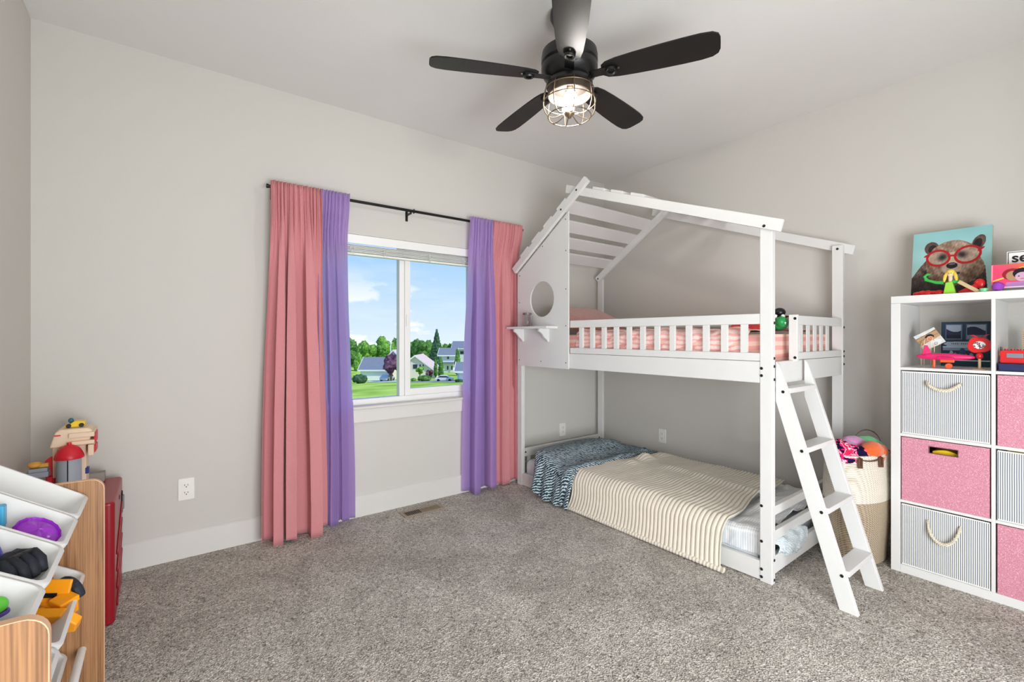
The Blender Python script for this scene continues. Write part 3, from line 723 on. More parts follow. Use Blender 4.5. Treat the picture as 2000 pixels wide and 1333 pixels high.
# quilt edge rolled back
def roll(u, v):
    a = 2 * math.pi * u; s = lerp(.10, 1.28, v)
    y = -.735 - .03 * math.sin(s * 3)
    if s < .96: x, z = -.20 - s, MT + .072
    elif s < 1.06: k = (s - .96) / .1; x, z = -1.16 - .04 * k, MT + .072 - .04 * k
    else: k = (s - 1.06) / .22; x, z = -1.20 - .03 * k, lerp(MT + .03, .035, k)
    r_ = .024 + .006 * math.sin(s * 19)
    nz = sstep(.9, 1.06, s)
    return (x - nz * r_ * math.sin(a), y + r_ * 1.25 * math.cos(a), z + (1 - nz) * r_ * math.sin(a))
o = MB().grid(roll, 14, 80, closed_u=True).build('rolled_hem', M_teal, o, smooth=180)
# cream ribbed throw
NR = 41
def throw(u, v):
    # v along the bed (y), u across: wall side -> front -> floor
    s = lerp(0, 1.22, u)
    yl = lerp(-.845, -.745, u) - .02 * math.sin(u * 9); yrr = lerp(-1.80, -1.885, u) + .015 * math.sin(u * 7)
    y = lerp(yl, yrr, v)
    zt = MT + .052 + .012 * fbm(s * 4, y * 3, 4)
    if s < .87: x = -.235 - s; z = zt
    elif s < .99:
        a = (s - .87) / .12 * math.pi / 2; x = -1.105 - .060 * math.sin(a); z = zt - .06 * (1 - math.cos(a))
    else:
        k = (s - .99) / .23; x = -1.165 - .034 * k ** 1.6; z = lerp(zt - .06, .014, k)
    # a few soft wrinkles
    wr = .016 * math.exp(-((s - .30 - .10 * math.sin(y * 4)) / .05) ** 2) * sstep(-.95, -1.3, y) if False else .018 * math.exp(-((s - .33 + .10 * (y + 1.3)) / .045) ** 2) * (1 - sstep(-1.25, -.95, y))
    wr += .026 * math.exp(-((s - .28) / .20) ** 2) * math.exp(-((y + .90) / .05) ** 2) * (1 + .8 * math.sin(s * 30))
    rib = (abs(math.cos(math.pi * NR * v)) ** .40) * .020
    front = sstep(.88, 1.0, s)
    z += wr * (1 - front); x += -.010 * math.sin(y * 11) * front * (u - .7)
    return (x - rib * front, y + .010 * math.sin(s * 11 + y * 2), max(z + rib * (1 - front), .010))
o = MB().grid(throw, 104, NR * 10).build('ribbed_throw', M_plush, smooth=180, solid=.006); on_bed(o); tag(o, 'cream ribbed plush throw spread over the lower bunk', 'blanket')
# throw hem lying along the floor
hem = MB()
def hemf(u, v):
    a = 2 * math.pi * u; y = lerp(-.735, -1.89, v)
    r_ = .0125 + .0045 * abs(math.cos(math.pi * 58 * v))
    return (-1.208 + r_ * math.cos(a) * 1.25, y, .016 + r_ * math.sin(a) * .9 + .002)
hem.grid(hemf, 10, 58 * 5, closed_u=True).build('hem', M_plush, o, smooth=180)

# upper bunk -------------------------------------------------------------
M_peach = ramp_mat('peach_stripe_cotton', 'ShaderNodeTexWave', [(0.35, (246, 206, 190)), (0.62, (240, 170, 166))], .9, Scale=7.0, Distortion=1.2, bands_direction='Z', Detail=1.0, spec=.1, Phase_Offset=1.2)
b = MB().prism(rounded(.935, .175, .035, 5, cx=-.617, cy=1.148), 'y', yr1 + .012, yl0 - .012)
o = on_bed(b.build('mattress', M_peach, smooth=40)); tag(o, 'peach and pink striped mattress in the upper bunk', 'mattress')
def pinkprint():
    m, nt, b = base('pink_comforter_print'); L = nt.links.new
    tc = nd(nt, 'ShaderNodeTexCoord'); mp = nd(nt, 'ShaderNodeMapping'); mp.inputs['Scale'].default_value = (1, 1, 1); L(tc.outputs['Object'], mp.inputs[0])
    br = nd(nt, 'ShaderNodeTexBrick'); br.inputs['Scale'].default_value = 14; br.inputs['Mortar Size'].default_value = .02
    br.inputs['Color1'].default_value = lin((254, 224, 217)); br.inputs['Color2'].default_value = lin((252, 214, 208)); br.inputs['Mortar'].default_value = lin((253, 232, 226))
    L(mp.outputs[0], br.inputs['Vector'])
    n = nd(nt, 'ShaderNodeTexNoise'); n.inputs['Scale'].default_value = 60; L(tc.outputs['Object'], n.inputs['Vector'])
    wv = nd(nt, 'ShaderNodeTexWave'); wv.bands_direction = 'Z'; wv.inputs['Scale'].default_value = 11; wv.inputs['Distortion'].default_value = 5; L(tc.outputs['Object'], wv.inputs['Vector'])
    r = nd(nt, 'ShaderNodeValToRGB'); r.color_ramp.elements[0].position = .55; r.color_ramp.elements[0].color = (0, 0, 0, 1); r.color_ramp.elements[1].position = .75; L(wv.outputs['Fac'], r.inputs[0])
    mx = nd(nt, 'ShaderNodeMixRGB'); L(r.outputs[0], mx.inputs[0]); L(br.outputs['Color'], mx.inputs[1]); mx.inputs[2].default_value = lin((246, 184, 180))
    L(mx.outputs[0], b.inputs['Base Color']); b.inputs['Roughness'].default_value = .9; b.inputs['Specular IOR Level'].default_value = .1
    return m
M_comf = pinkprint()
def comforter(u, v):
    y = lerp(-.72, -1.955, v); s = lerp(0, 1.22, u)
    hump = .022 * fbm(s * 5, y * 5, 2) + .012 * math.sin(y * 30 + 4 * fbm(y * 3, s * 4, 1)) * sstep(.5, .8, u)
    zt = 1.262 + hump
    if s < .86: x = -.175 - s; z = zt
    elif s < 1.0:
        a = (s - .86) / .14 * math.pi / 2; x = -1.035 - .048 * math.sin(a); z = zt - .045 * (1 - math.cos(a))
    else: x = -1.083; z = lerp(zt - .045, 1.075, (s - 1.0) / .22)
    fr = sstep(.92, 1.02, s)
    x += -.004 * fr + .014 * fr * fbm(y * 9, z * 16, 6) + .010 * fr * math.sin(z * 70 + y * 26 + 3 * fbm(y * 6, z * 6))
    x = max(x, -1.0885)
    return (x, y, z)
o = MB().grid(comforter, 90, 120).build('comforter', M_comf, smooth=180, solid=.006); on_bed(o); tag(o, 'rumpled pink printed comforter in the upper bunk', 'comforter')
M_fuzzy = mat('fuzzy_dusty_pink', (206, 150, 142), 1.0, var=.35, vscale=30, bump=.8, bscale=160, spec=.02, sheen=.5, dist=.006)
pm2 = Matrix.Rotation(R(22), 3, 'X') @ Matrix.Rotation(R(0), 3, 'Z')
o = pillow_mesh(-.62, -.40, 1.362, .33, .21, .075, 5, pm2, 40).build('pillow', M_fuzzy, smooth=180, weld=True); on_bed(o); tag(o, 'fuzzy dusty pink pillow at the head of the upper bunk', 'pillow')

# things on the upper bunk
M_green = mat('green_toy_plastic', (32, 150, 76), .4, var=.1); M_blk = mat('black_toy_plastic', (14, 14, 15), .35); M_eye = mat('toy_white', (240, 240, 236), .4)
M_grey = mat('grey_toy_fabric', (150, 152, 156), .8, var=.15)
t = thing('green_toy', 'green toy with black knob and white teeth on the upper bunk', 'toy', (-.79, -1.985, 1.258), org=(0, 0, 0))
b = MB().ell((0, 0, .040), (.070, .045, .040), 20, 12, jit=.08).ell((-.045, -.01, .045), (.05, .03, .032), 16, 10)
b.build('head', M_green, t, smooth=180)
MB().ell((-.012, 0, .098), (.032, .030, .026), 16, 10).lathe([(.045, .070), (.048, .076), (.030, .082), (.02, .084)], (-.012, 0, 0), 20).build('knob', M_blk, t, smooth=60)
for s in (-1, 1): MB().ell((-.050, s * .018, .075), .011, 12, 8).build('eye', M_eye, t, smooth=180)
b = MB()
for k in range(6): b.lathe([(.005, 0), (0, -.012)], (-.088 + .012 * k, -.030, .042), 6)
b.build('teeth', M_eye, t)
t.rotation_euler = (0, 0, R(20))
o = MB().tube([(-.70, -2.02, 1.31), (-.71, -2.025, 1.285), (-.735, -2.02, 1.272), (-.76, -2.01, 1.285), (-.78, -1.99, 1.31)], [.016, .018, .019, .018, .012], 12).build('grey_plush', M_grey, smooth=180); tag(o, 'grey plush tail curling beside the green toy on the upper bunk', 'toy')
M_red = mat('red_fabric', (214, 62, 56), .8, var=.1)
b = MB().grid(lambda u, v: (lerp(-.95, -.45, u), lerp(-1.96, -1.78, v), 1.268 + .055 * sstep(0, .3, u) * sstep(0, .3, v) + .018 * fbm(u * 6, v * 5, 9)), 30, 24)
o = on_bed(b.build('folded_throw', M_red, smooth=180, solid=.014)); tag(o, 'folded red throw on top of the pink comforter', 'blanket')

# glass jar on the ledge
def clear(name, tint=(.97, .97, .97)):
    m, nt, b = base(name); b.inputs['Base Color'].default_value = tint + (1,); b.inputs['Roughness'].default_value = .03; b.inputs['Transmission Weight'].default_value = 1.0; b.inputs['IOR'].default_value = 1.3
    return m
M_jar = clear('jar_glass'); M_chrome = mat('jar_lid_metal', (150, 148, 145), .25, metal=.9)
jl = Vector((-1.195, -.30, LZ))
t = thing('glass_jar', 'small clear glass jar with metal lid on the bunk bed ledge', 'jar', jl)
MB().lathe([(0, .002), (.034, .002), (.037, .008), (.037, .078), (.033, .086), (.033, .094), (.030, .094), (.030, .084), (.034, .076), (.034, .010), (0, .006)], jl, 28).build('body', M_jar, t, smooth=50)
MB().lathe([(.0, .107), (.034, .107), (.036, .104), (.036, .093), (.033, .093)], jl, 28).build('lid', M_chrome, t, smooth=40)
on_bed(t)
# ================================================================== cube shelf
SX0, SX1, SY0, SY1, SH = -.458, -.078, -2.394, -3.147, 1.433
shelf = thing('cube_shelf', 'tall white two-column cube shelf against the right wall', 'shelf', ((SX0 + SX1) / 2, (SY0 + SY1) / 2, 0))
def sp(name, *q): return MB().box(*q).build(name, M_laminate, shelf, bevel=.0015)
cy0, cy1, dy0, dy1 = SY0 - .039, SY1 + .039, -2.778, -2.764
sp('side_panel', SX0, SX1, cy0, SY0, 0, SH - .0375); sp('side_panel', SX0, SX1, SY1, cy1, 0, SH - .0375)
sp('top_panel', SX0, SX1, SY1, SY0, SH - .037, SH); sp('bottom_panel', SX0, SX1, cy1, cy0, 0, .042)
sp('divider', SX0 + .001, SX1, dy0, dy1, .042, SH - .037)
rows = [(.042, .364), (.378, .707), (.722, 1.050), (1.064, 1.396)]
for (a, b_) in ((1.050, 1.064), (.707, .722), (.364, .378)):
    sp('shelf_board', SX0 + .001, SX1, dy1, cy0, a, b_); sp('shelf_board', SX0 + .001, SX1, cy1, dy0, a, b_)

def stripes():
    m, nt, b = base('grey_white_ticking_stripe'); L = nt.links.new
    tc = nd(nt, 'ShaderNodeTexCoord'); sp_ = nd(nt, 'ShaderNodeSeparateXYZ'); L(tc.outputs['Object'], sp_.inputs[0])
    n = nd(nt, 'ShaderNodeTexNoise'); n.inputs['Scale'].default_value = 9; L(tc.outputs['Object'], n.inputs['Vector'])
    w_ = nd(nt, 'ShaderNodeMath', operation='MULTIPLY_ADD'); w_.inputs[1].default_value = .0015; L(n.outputs['Fac'], w_.inputs[0])
    ad = nd(nt, 'ShaderNodeMath', operation='ADD'); L(sp_.outputs['X'], ad.inputs[0]); L(sp_.outputs['Y'], ad.inputs[1]); L(ad.outputs[0], w_.inputs[2])
    ml = nd(nt, 'ShaderNodeMath', operation='MULTIPLY'); ml.inputs[1].default_value = 2 * math.pi / .0073; L(w_.outputs[0], ml.inputs[0])
    sn = nd(nt, 'ShaderNodeMath', operation='SINE'); L(ml.outputs[0], sn.inputs[0])
    r = nd(nt, 'ShaderNodeMapRange'); L(sn.outputs[0], r.inputs[0]); r.inputs[1].default_value = -.45; r.inputs[2].default_value = .25
    mx = nd(nt, 'ShaderNodeMixRGB'); L(r.outputs[0], mx.inputs[0]); mx.inputs[1].default_value = lin((116, 124, 138)); mx.inputs[2].default_value = lin((240, 238, 232)); L(mx.outputs[0], b.inputs['Base Color'])
    b.inputs['Roughness'].default_value = .85; b.inputs['Specular IOR Level'].default_value = .15
    return m
M_stripe = stripes()
M_piping = mat('white_piping', (240, 239, 236), .8)
M_pinkbox = ramp_mat('pink_glitter_fabric', 'ShaderNodeTexNoise', [(.30, (192, 118, 138)), (.50, (208, 136, 155)), (.60, (216, 148, 166)), (.70, (244, 212, 222))], .55, bump=.25, dist=.001, Scale=330, Detail=2.0, spec=.5)
M_rope = ramp_mat('cream_cotton_rope', 'ShaderNodeTexWave', [(.1, (196, 184, 160)), (.6, (238, 230, 212))], .9, bump=.6, dist=.002, Scale=60, bands_direction='DIAGONAL', Distortion=.5)
def bin_box(b, x0, x1, y0, y1, z0, z1, t=.005, slot=None):
    if slot is None: b.box(x0, x0 + t, y0, y1, z0, z1)
    else:
        a0, a1, c0, c1 = slot
        b.box(x0, x0 + t, y0, a0, z0, z1).box(x0, x0 + t, a1, y1, z0, z1).box(x0, x0 + t, a0, a1, z0, c0).box(x0, x0 + t, a0, a1, c1, z1)
    b.box(x1 - t, x1, y0, y1, z0, z1).box(x0 + t, x1 - t, y0, y0 + t, z0, z1).box(x0 + t, x1 - t, y1 - t, y1, z0, z1).box(x0 + t, x1 - t, y0 + t, y1 - t, z0, z0 + t)
    return b
C1 = (dy1 - .006, cy0 + .006); C1 = (dy1 + .004, cy0 - .004); C2 = (cy1 + .004, dy0 - .005)
def striped(row, c, label, rope):
    z0, z1 = rows[row]; z0 += .0005; z1 -= .009
    t = thing('fabric_storage_bin', label, 'storage bin', (-.27, sum(c) / 2, z0), 'striped cube bins')
    x0 = SX0 + .006
    bin_box(MB(), x0, SX1 - .01, c[0], c[1], z0, z1).build('body', M_stripe, t)
    for (a, b_) in (((x0 - .001, c[0] + .002, z1), (x0 - .001, c[1] - .002, z1)), ((x0 - .001, c[0] + .002, z0 + .004), (x0 - .001, c[1] - .002, z0 + .004))): MB().cyl(a, b_, .0035, 8).build('piping', M_piping, t, smooth=60)
    if rope:
        h = MB(); N = 22; pts = []
        (ya, za), (ym, zm), (yb, zb), pr = rope
        for k in range(N + 1):
            u = k / N
            y = lerp(ya, yb, u); q = 4 * u * (1 - u)
            z = lerp(za, zb, u) - (lerp(za, zb, .5) - zm) * q ** pr
            pts.append((x0 - .004 - .020 * min(1, q * 3), y, z))
        strands = 3
        for s in range(strands):
            h.tube([(p[0] + .0045 * math.cos(s * 2.094 + k * 1.1), p[1], p[2] + .0045 * math.sin(s * 2.094 + k * 1.1)) for k, p in enumerate(pts)], .0052, 7)
        h.build('rope_handle', M_rope, t, smooth=180)
    return t
def pinkbin(row, c, label, slot=True):
    z0, z1 = rows[row]; z0 += .0005; z1 -= .004
    t = thing('fabric_storage_bin', label, 'storage bin', (-.27, sum(c) / 2, z0), 'pink cube bins')
    x0 = SX0 + .004; ym = sum(c) / 2
    sl = (ym - .052, ym + .052, z1 - .062, z1 - .031) if slot else None
    bin_box(MB(), x0, SX1 - .01, c[0] + .001, c[1] - .001, z0, z1, slot=sl).build('body', M_pinkbox, t)
    if sl:
        f = MB().box(x0 - .001, x0 + .001, sl[0] - .003, sl[1] + .003, sl[2] - .003, sl[2]).box(x0 - .001, x0 + .001, sl[0] - .003, sl[1] + .003, sl[3], sl[3] + .003).box(x0 - .001, x0 + .001, sl[0] - .003, sl[0], sl[2], sl[3]).box(x0 - .001, x0 + .001, sl[1], sl[1] + .003, sl[2], sl[3])
        f.build('handle_rim', mat('dark_pink_binding', (120, 74, 88), .7), t)
    return t, sl
striped(2, C1, 'grey striped bin with shallow rope handle, top of the left column', ((-2.536, .994), (-2.60, .958), (-2.663, .994), 1.0))
striped(0, C1, 'grey striped bin with deep looped rope handle at the shelf bottom', ((-2.541, .300), (-2.605, .206), (-2.661, .306), .62))
striped(1, C2, 'grey striped bin in the right column between two pink bins', None)
_, sl = pinkbin(1, C1, 'glittery pink bin with slot handle in the left column')
pinkbin(2, C2, 'glittery pink bin high in the right column below the red toy', True); pinkbin(0, C2, 'glittery pink bin at the bottom of the right column', True)
M_yel = mat('yellow_toy_plastic', (246, 206, 40), .35, var=.08)
o = MB().prism([(sl[0] + .004 + .096 * u, lerp(sl[2] - .20, sl[2] - .20, u)) for u in (0, 1)] + [(sl[1] - .004 - .096 * u, sl[2] + .004 + .012 * math.sin(math.pi * u)) for u in [k / 10 for k in range(11)]], 'x', SX0 + .04, SX0 + .12).build('yellow_toy', M_yel, bevel=.003); tag(o, 'yellow toy seen through the pink bin slot', 'toy')
o = MB().ell((-.35, -2.85, .705), (.06, .05, .014), 16, 8).box(-.40, -.30, -2.89, -2.81, .60, .70).build('yellow_toy', M_yel, smooth=60); tag(o, 'yellow toy poking out above the striped bin in the right column', 'toy')

# ------------------------------------------------------------------ rope basket
BC = Vector((-.430, -2.238, 0))
bas = thing('rope_basket', 'tall cream and tan woven rope basket full of plush toys', 'basket', BC, org=(0, 0, 0))
M_ropeW = ramp_mat('cream_woven_rope', 'ShaderNodeTexWave', [(.15, (206, 196, 178)), (.55, (240, 234, 222))], .9, bump=.5, dist=.003, Scale=55, bands_direction='DIAGONAL', Distortion=1.0)
M_ropeT = ramp_mat('tan_woven_jute', 'ShaderNodeTexWave', [(.15, (146, 128, 104)), (.55, (196, 180, 156))], .9, bump=.6, dist=.003, Scale=60, bands_direction='DIAGONAL', Distortion=1.5)
M_leather = mat('brown_leather', (96, 62, 42), .5, var=.2, vscale=30, bump=.2, bscale=300)
def brad(z):
    return lerp(.180, .212, sstep(0, .30, z)) - .012 * sstep(.40, .58, z)
def coil(z0, z1, inner=False):
    n = int(round((z1 - z0) / .0118)); pr = []
    for k in range(n):
        zc = z0 + (k + .5) * (z1 - z0) / n; hh = (z1 - z0) / n / 2
        for a in (-70, -25, 25, 70): pr.append((brad(zc) - .0035 + .0055 * math.cos(R(a)), zc + hh * math.sin(R(a)) * 1.05))
    return pr
SXB, SYB = 1.10, .625
lo = coil(.012, .345); up = coil(.345, .585)
MB().lathe([(0, .004), (.150, .003), (.172, .007)] + lo, (0, 0, 0), 72, SXB, SYB).build('lower_weave', M_ropeT, bas, smooth=70)
rim = brad(.585)
MB().lathe(up + [(rim, .592), (rim - .008, .594), (rim - .012, .585), (brad(.45) - .013, .45), (0.0, .449)], (0, 0, 0), 72, SXB, SYB).build('upper_weave', M_ropeW, bas, smooth=70)
def handle(a, hgt, name='handle'):
    c_, s_ = math.cos(a), math.sin(a); p = Vector((rim * SXB * c_, rim * SYB * s_, .57)); tdir = Vector((-s_ * SXB, c_ * SYB, 0)).normalized(); nrm = Vector((c_, s_, 0))
    w2 = .065
    pts = [p + tdir * (-w2) + Vector((0, 0, -.02))] + [p + tdir * (-w2 * math.cos(R(t))) + Vector((0, 0, .02 + hgt * math.sin(R(t)))) for t in range(0, 181, 15)] + [p + tdir * w2 + Vector((0, 0, -.02))]
    b = MB()
    V = []
    for q in pts:
        for s1 in (-.009, .009):
            for s2 in (-.002, .002): V.append(q + nrm * (s1 + .004) + Vector((0, 0, 0)) + tdir * 0 + Vector((0, 0, 0)) + nrm * 0 + Vector((0, 0, s2)))
    F = []
    for i in range(len(pts) - 1):
        for a_, b2 in ((0, 1), (1, 3), (3, 2), (2, 0)): F.append((i * 4 + a_, i * 4 + b2, i * 4 + 4 + b2, i * 4 + 4 + a_))
    F += [(0, 1, 3, 2), tuple(len(V) - 4 + k for k in (2, 3, 1, 0))]
    b.add(V, F); b.build(name, M_leather, bas, smooth=40)
    for s in (-1, 1):
        q = p + tdir * s * w2 + nrm * .006
        rot = Matrix.Translation(q) @ Matrix.Rotation(math.atan2(nrm.y, nrm.x), 4, 'Z')
        MB().box(-.003, .003, -.012, .012, -.035, .018, m=rot).build('leather_tab', M_leather, bas, bevel=.001)
handle(R(20), .085); handle(R(200 + 40), -.02)
bas.rotation_euler = (0, 0, R(-8))
M_or = mat('orange_plush', (238, 106, 44), 1.0, var=.3, vscale=40, bump=.7, bscale=220, sheen=.4, dist=.004)
M_li = mat('lilac_plush', (226, 160, 208), 1.0, var=.2, vscale=20, bump=.5, bscale=220, sheen=.4, dist=.003)
M_mint = mat('mint_plush', (120, 220, 150), 1.0, var=.2, vscale=20, bump=.5, bscale=220, sheen=.4, dist=.003)
M_mag = ramp_mat('magenta_navy_print', 'ShaderNodeTexNoise', [(.0, (28, 24, 60)), (.44, (232, 40, 110)), (.54, (250, 214, 232)), (.60, (230, 46, 92))], .95, Scale=30, Detail=1.0, Distortion=1.0, constant=True, spec=.1)
M_brn = mat('brown_plush', (150, 92, 62), 1.0, var=.3, vscale=30, bump=.6, bscale=200, dist=.003)
def pileup(name, label, m, blobs, jit=.12, cat='plush toy'):
    b = MB()
    for c_, r_ in blobs: b.ell(c_, r_, 22, 14, jit=jit, jf=2.2)
    return tag(b.build(name, m, smooth=180), label, cat, 'plush toys in the basket')
pileup('patterned_plush', 'magenta and navy patterned fleece at the near side of the basket', M_mag, [((-.575, -2.215, .60), (.085, .065, .050)), ((-.520, -2.27, .585), (.07, .055, .045)), ((-.60, -2.235, .57), (.05, .06, .04)), ((-.50, -2.18, .610), (.06, .05, .035))], .35)
pileup('orange_plush', 'bright orange plush toy resting on the basket rim', M_or, [((-.470, -2.315, .612), (.072, .050, .046)), ((-.405, -2.325, .598), (.055, .045, .040)), ((-.44, -2.33, .570), (.03, .035, .03))])
pileup('lilac_plush', 'lilac pink plush toy at the back of the basket', M_li, [((-.415, -2.215, .628), (.060, .055, .036)), ((-.46, -2.20, .615), (.05, .05, .03))])
pileup('mint_plush', 'mint green plush toy beside the basket handle', M_mint, [((-.330, -2.255, .622), (.070, .060, .034)), ((-.29, -2.28, .60), (.05, .05, .035))])
pileup('brown_plush', 'brown plush toy deep in the basket near the shelf', M_brn, [((-.345, -2.325, .580), (.060, .035, .036)), ((-.42, -2.24, .54), (.12, .08, .04))])

# ================================================================== things on the shelf
M_print = attr_mat('flat_print', .55)
def facing(loc, yaw=0.0, lean=0.0, roll=0.0):
    """a print that faces -x: u runs to -y (right in view), v up"""
    base_ = Matrix(((0, 0, -1, 0), (-1, 0, 0, 0), (0, 1, 0, 0), (0, 0, 0, 1)))
    return Matrix.Translation(Vector(loc)) @ Matrix.Rotation(R(yaw), 4, 'Z') @ Matrix.Rotation(R(lean), 4, 'Y') @ Matrix.Rotation(R(roll), 4, 'X') @ base_
def el_(U, V, cx, cy, rx, ry, rot=0):
    c_, s_ = math.cos(R(rot)), math.sin(R(rot)); x = (U - cx) * c_ + (V - cy) * s_; y = -(U - cx) * s_ + (V - cy) * c_
    return (x / rx) ** 2 + (y / ry) ** 2
def npnoise(U, V, f, seed):
    rs = np.random.RandomState(seed); o = np.zeros_like(U)
    for k in range(10):
        a, b_, p = rs.normal(0, f), rs.normal(0, f), rs.uniform(0, 6.28); o += np.sin(a * U + b_ * V + p)
    return o / 4.0
def put(img, mask, col, a=1.0):
    m_ = (mask.astype(float) * a)[..., None]; return img * (1 - m_) + np.array(col, float) * m_
def bear(U, V):
    fur = npnoise(U, V, 70, 1) * .5 + npnoise(U, V, 30, 2) * .5
    img = np.stack([140 + 34 * (1 - V) + 8 * fur * 0, 192 + 14 * (1 - V), 194 + 6 * (1 - V)], -1) + 4 * npnoise(U, V, 12, 3)[..., None]
    Y = V
    def furc(c, k=26): return np.array(c, float)[None, None] + k * fur[..., None]
    # body
    edge = np.where(U < .5, .30 + .36 * np.sin(np.clip(U / .36, 0, 1) * 1.57), .62 - .75 * np.clip(U - .80, 0, 1) * 2.2)
    body = (Y < edge) & (U < .97 - .10 * Y)
    shade = np.clip(Y / .5, 0, 1)[..., None]
    bodyc = furc((66, 52, 46), 30) * shade * 1.5 + furc((16, 12, 14), 6) * (1 - shade)
    img = np.where(body[..., None], bodyc, img)
    # ears
    for (cx, cy, rx, ry, ro) in ((.255, .745, .095, .10, 20), (.845, .765, .075, .115, -25)):
        e = el_(U, V, cx, cy, rx, ry, ro); img = np.where((e < 1)[..., None], furc((92, 74, 64), 18), img); img = np.where((el_(U, V, cx + (.02 if cx < .5 else -.015), cy - .02, rx * .65, ry * .7, ro) < 1)[..., None], furc((38, 30, 30), 10), img)
    head = (el_(U, V, .53, .52, .345, .315) < 1 + .05 * fur) | (el_(U, V, .56, .40, .36, .25) < 1 + .04 * fur)
    hc = furc((146, 122, 104), 40) - 60 * np.clip((.45 - V) * 2.5, 0, 1)[..., None] - 26 * np.clip(np.abs(U - .54) * 3 - .5, 0, 1)[..., None]
    img = np.where(head[..., None], hc, img)
    # snout, nose, mouth
    img = np.where((el_(U, V, .525, .425, .125, .115) < 1)[..., None], furc((168, 142, 124), 16), img)
    img = np.where(((np.abs(U - .535) < .05) & (V > .45) & (V < .66))[..., None], furc((196, 168, 148), 14), img)
    img = np.where((el_(U, V, .53, .335, .10, .03) < 1)[..., None], furc((40, 34, 36), 8), img); img = np.where((el_(U, V, .53, .352, .075, .014) < 1)[..., None], furc((120, 108, 106), 8), img)
    img = np.where((el_(U, V, .525, .455, .072, .046) < 1)[..., None], furc((22, 18, 24), 5), img); img = np.where((el_(U, V, .525, .478, .045, .014) < 1)[..., None], furc((92, 88, 96), 5), img)
    for (cx, ex, rx, ry, ro) in ((.345, .40, .128, .098, -4), (.715, .645, .138, .102, 12)):
        cyl_ = .585 if cx < .5 else .600
        e = el_(U, V, cx, cyl_, rx, ry, ro)
        img = np.where((e < 1)[..., None], img * .62 + np.array((214, 192, 176)) * .38, img)
        sm = np.exp(-el_(U, V, ex, cyl_ + .005, .065, .05, 20 if cx < .5 else -20)); img = img * (1 - .92 * sm[..., None]) + np.array((22, 18, 20)) * .92 * sm[..., None]
        ring_ = (e >= 1) & (el_(U, V, cx, cyl_, rx + .034, ry + .034, ro) < 1.0); img = put(img, ring_, (172, 26, 30))
    img = put(img, (np.abs(V - (.605 + .25 * (.0))) < .014) & (U > .465) & (U < .585), (172, 26, 30))
    img = put(img, el_(U, V, .195, .64, .05, .014, 30) < 1, (172, 26, 30)); img = put(img, el_(U, V, .875, .665, .05, .016, 35) < 1, (172, 26, 30))
    return img
cv = thing('bear_canvas', 'canvas painting of a brown bear wearing red glasses', 'painting', (-.19, -2.575, SH))
# leaning back on the wall
CW, CHT, CT = .310, .362, .028
cm = facing((-.215, -2.577, SH + .004), 0, 10)
MB().box(-CW / 2, CW / 2, 0, CHT, -CT, -.0005, m=cm).build('canvas_frame', mat('canvas_edge', (206, 196, 170), .8, var=.1), cv, bevel=.002)
printed('painted_face', CW, CHT, bear, 190, 220, M_print, cv, cm)

# toys in front of the canvas
t = thing('doll_toy', 'small doll with long yellow hair riding a green toy plane', 'toy', (-.415, -2.615, SH), org=(0, 0, 0))
M_gr2 = mat('bright_green_toy', (48, 176, 70), .4); M_lime = mat('lime_toy', (150, 214, 60), .45); M_skin = mat('doll_skin', (240, 206, 180), .6); M_hair = mat('doll_yellow_hair', (236, 206, 84), .7, var=.3, vscale=60)
MB().prism([(-.022, 0), (.020, 0), (.012, .052), (-.010, .056)], 'x', -.012, .012).build('dress', M_lime, t, bevel=.002)
MB().tube([(0, .02, .054), (0, .045, .056), (0, .068, .066), (0, .085, .074)], [.008, .007, .006, .007], 8).tube([(0, .080, .074), (0, .088, .088), (0, .076, .098), (0, .066, .096)], [.007, .006, .006, .004], 8).tube([(0, -.01, .056), (0, -.03, .055), (0, -.045, .050)], [.008, .008, .005], 8).build('arms', M_gr2, t, smooth=60)
MB().ell((0, -.003, .092), (.011, .011, .015), 14, 10).cyl((0, -.003, .05), (0, -.003, .085), .007, 10).build('head', M_skin, t, smooth=180)
h = MB().ell((.003, -.003, .099), (.015, .016, .014), 14, 8)
for s in (-1, 1): h.tube([(.002, -.003 + s * .011, .100), (-.003, -.003 + s * .017, .085), (-.004, -.003 + s * .020, .068), (-.003, -.003 + s * .021, .056)], [.006, .0065, .006, .003], 8)
h.build('hair', M_hair, t, smooth=180)
b = MB()
for s in (-1, 1): b.ell((-.0105, -.003 + s * .004, .094), .0017, 8, 6)
b.build('eyes', M_blk, t, smooth=180)
t.scale = (1.08, 1.08, 1.08)
M_redt = mat('red_toy_plastic', (214, 28, 34), .3, var=.08); M_tan = mat('plain_wood_stick', (206, 176, 136), .7, var=.2)
def rt_toy(name, label, m, fn, cat='toy'):
    b = MB(); fn(b); return tag(b.build(name, m, smooth=50), label, cat)
rt_toy('red_toy_crab', 'crumpled red toy lying at the left end of the shelf top', M_redt, lambda b: [b.ell((-.40, -2.49 - .021 * k, SH + .010 + .002 * (k % 2)), (.018, .019, .010 + .003 * (k % 3)), 14, 8, jit=.3) for k in range(5)])
rt_toy('red_toy_plane', 'red winged toy behind the green doll on the shelf top', M_redt, lambda b: [b.prism([(-2.640, SH + .012), (-2.70, SH + .045), (-2.712, SH + .030), (-2.690, SH + .001), (-2.650, SH + .001)], 'x', -.385, -.370), b.ell((-.378, -2.715, SH + .045), (.008, .020, .024), 12, 8)])
rt_toy('craft_stick', 'flat wooden craft stick propped on the shelf top', M_tan, lambda b: b.box(-.0015, .0015, -.045, .045, -.008, .008, m=Matrix.Translation((-.43, -2.685, SH + .030)) @ Matrix.Rotation(R(38), 4, 'X')))
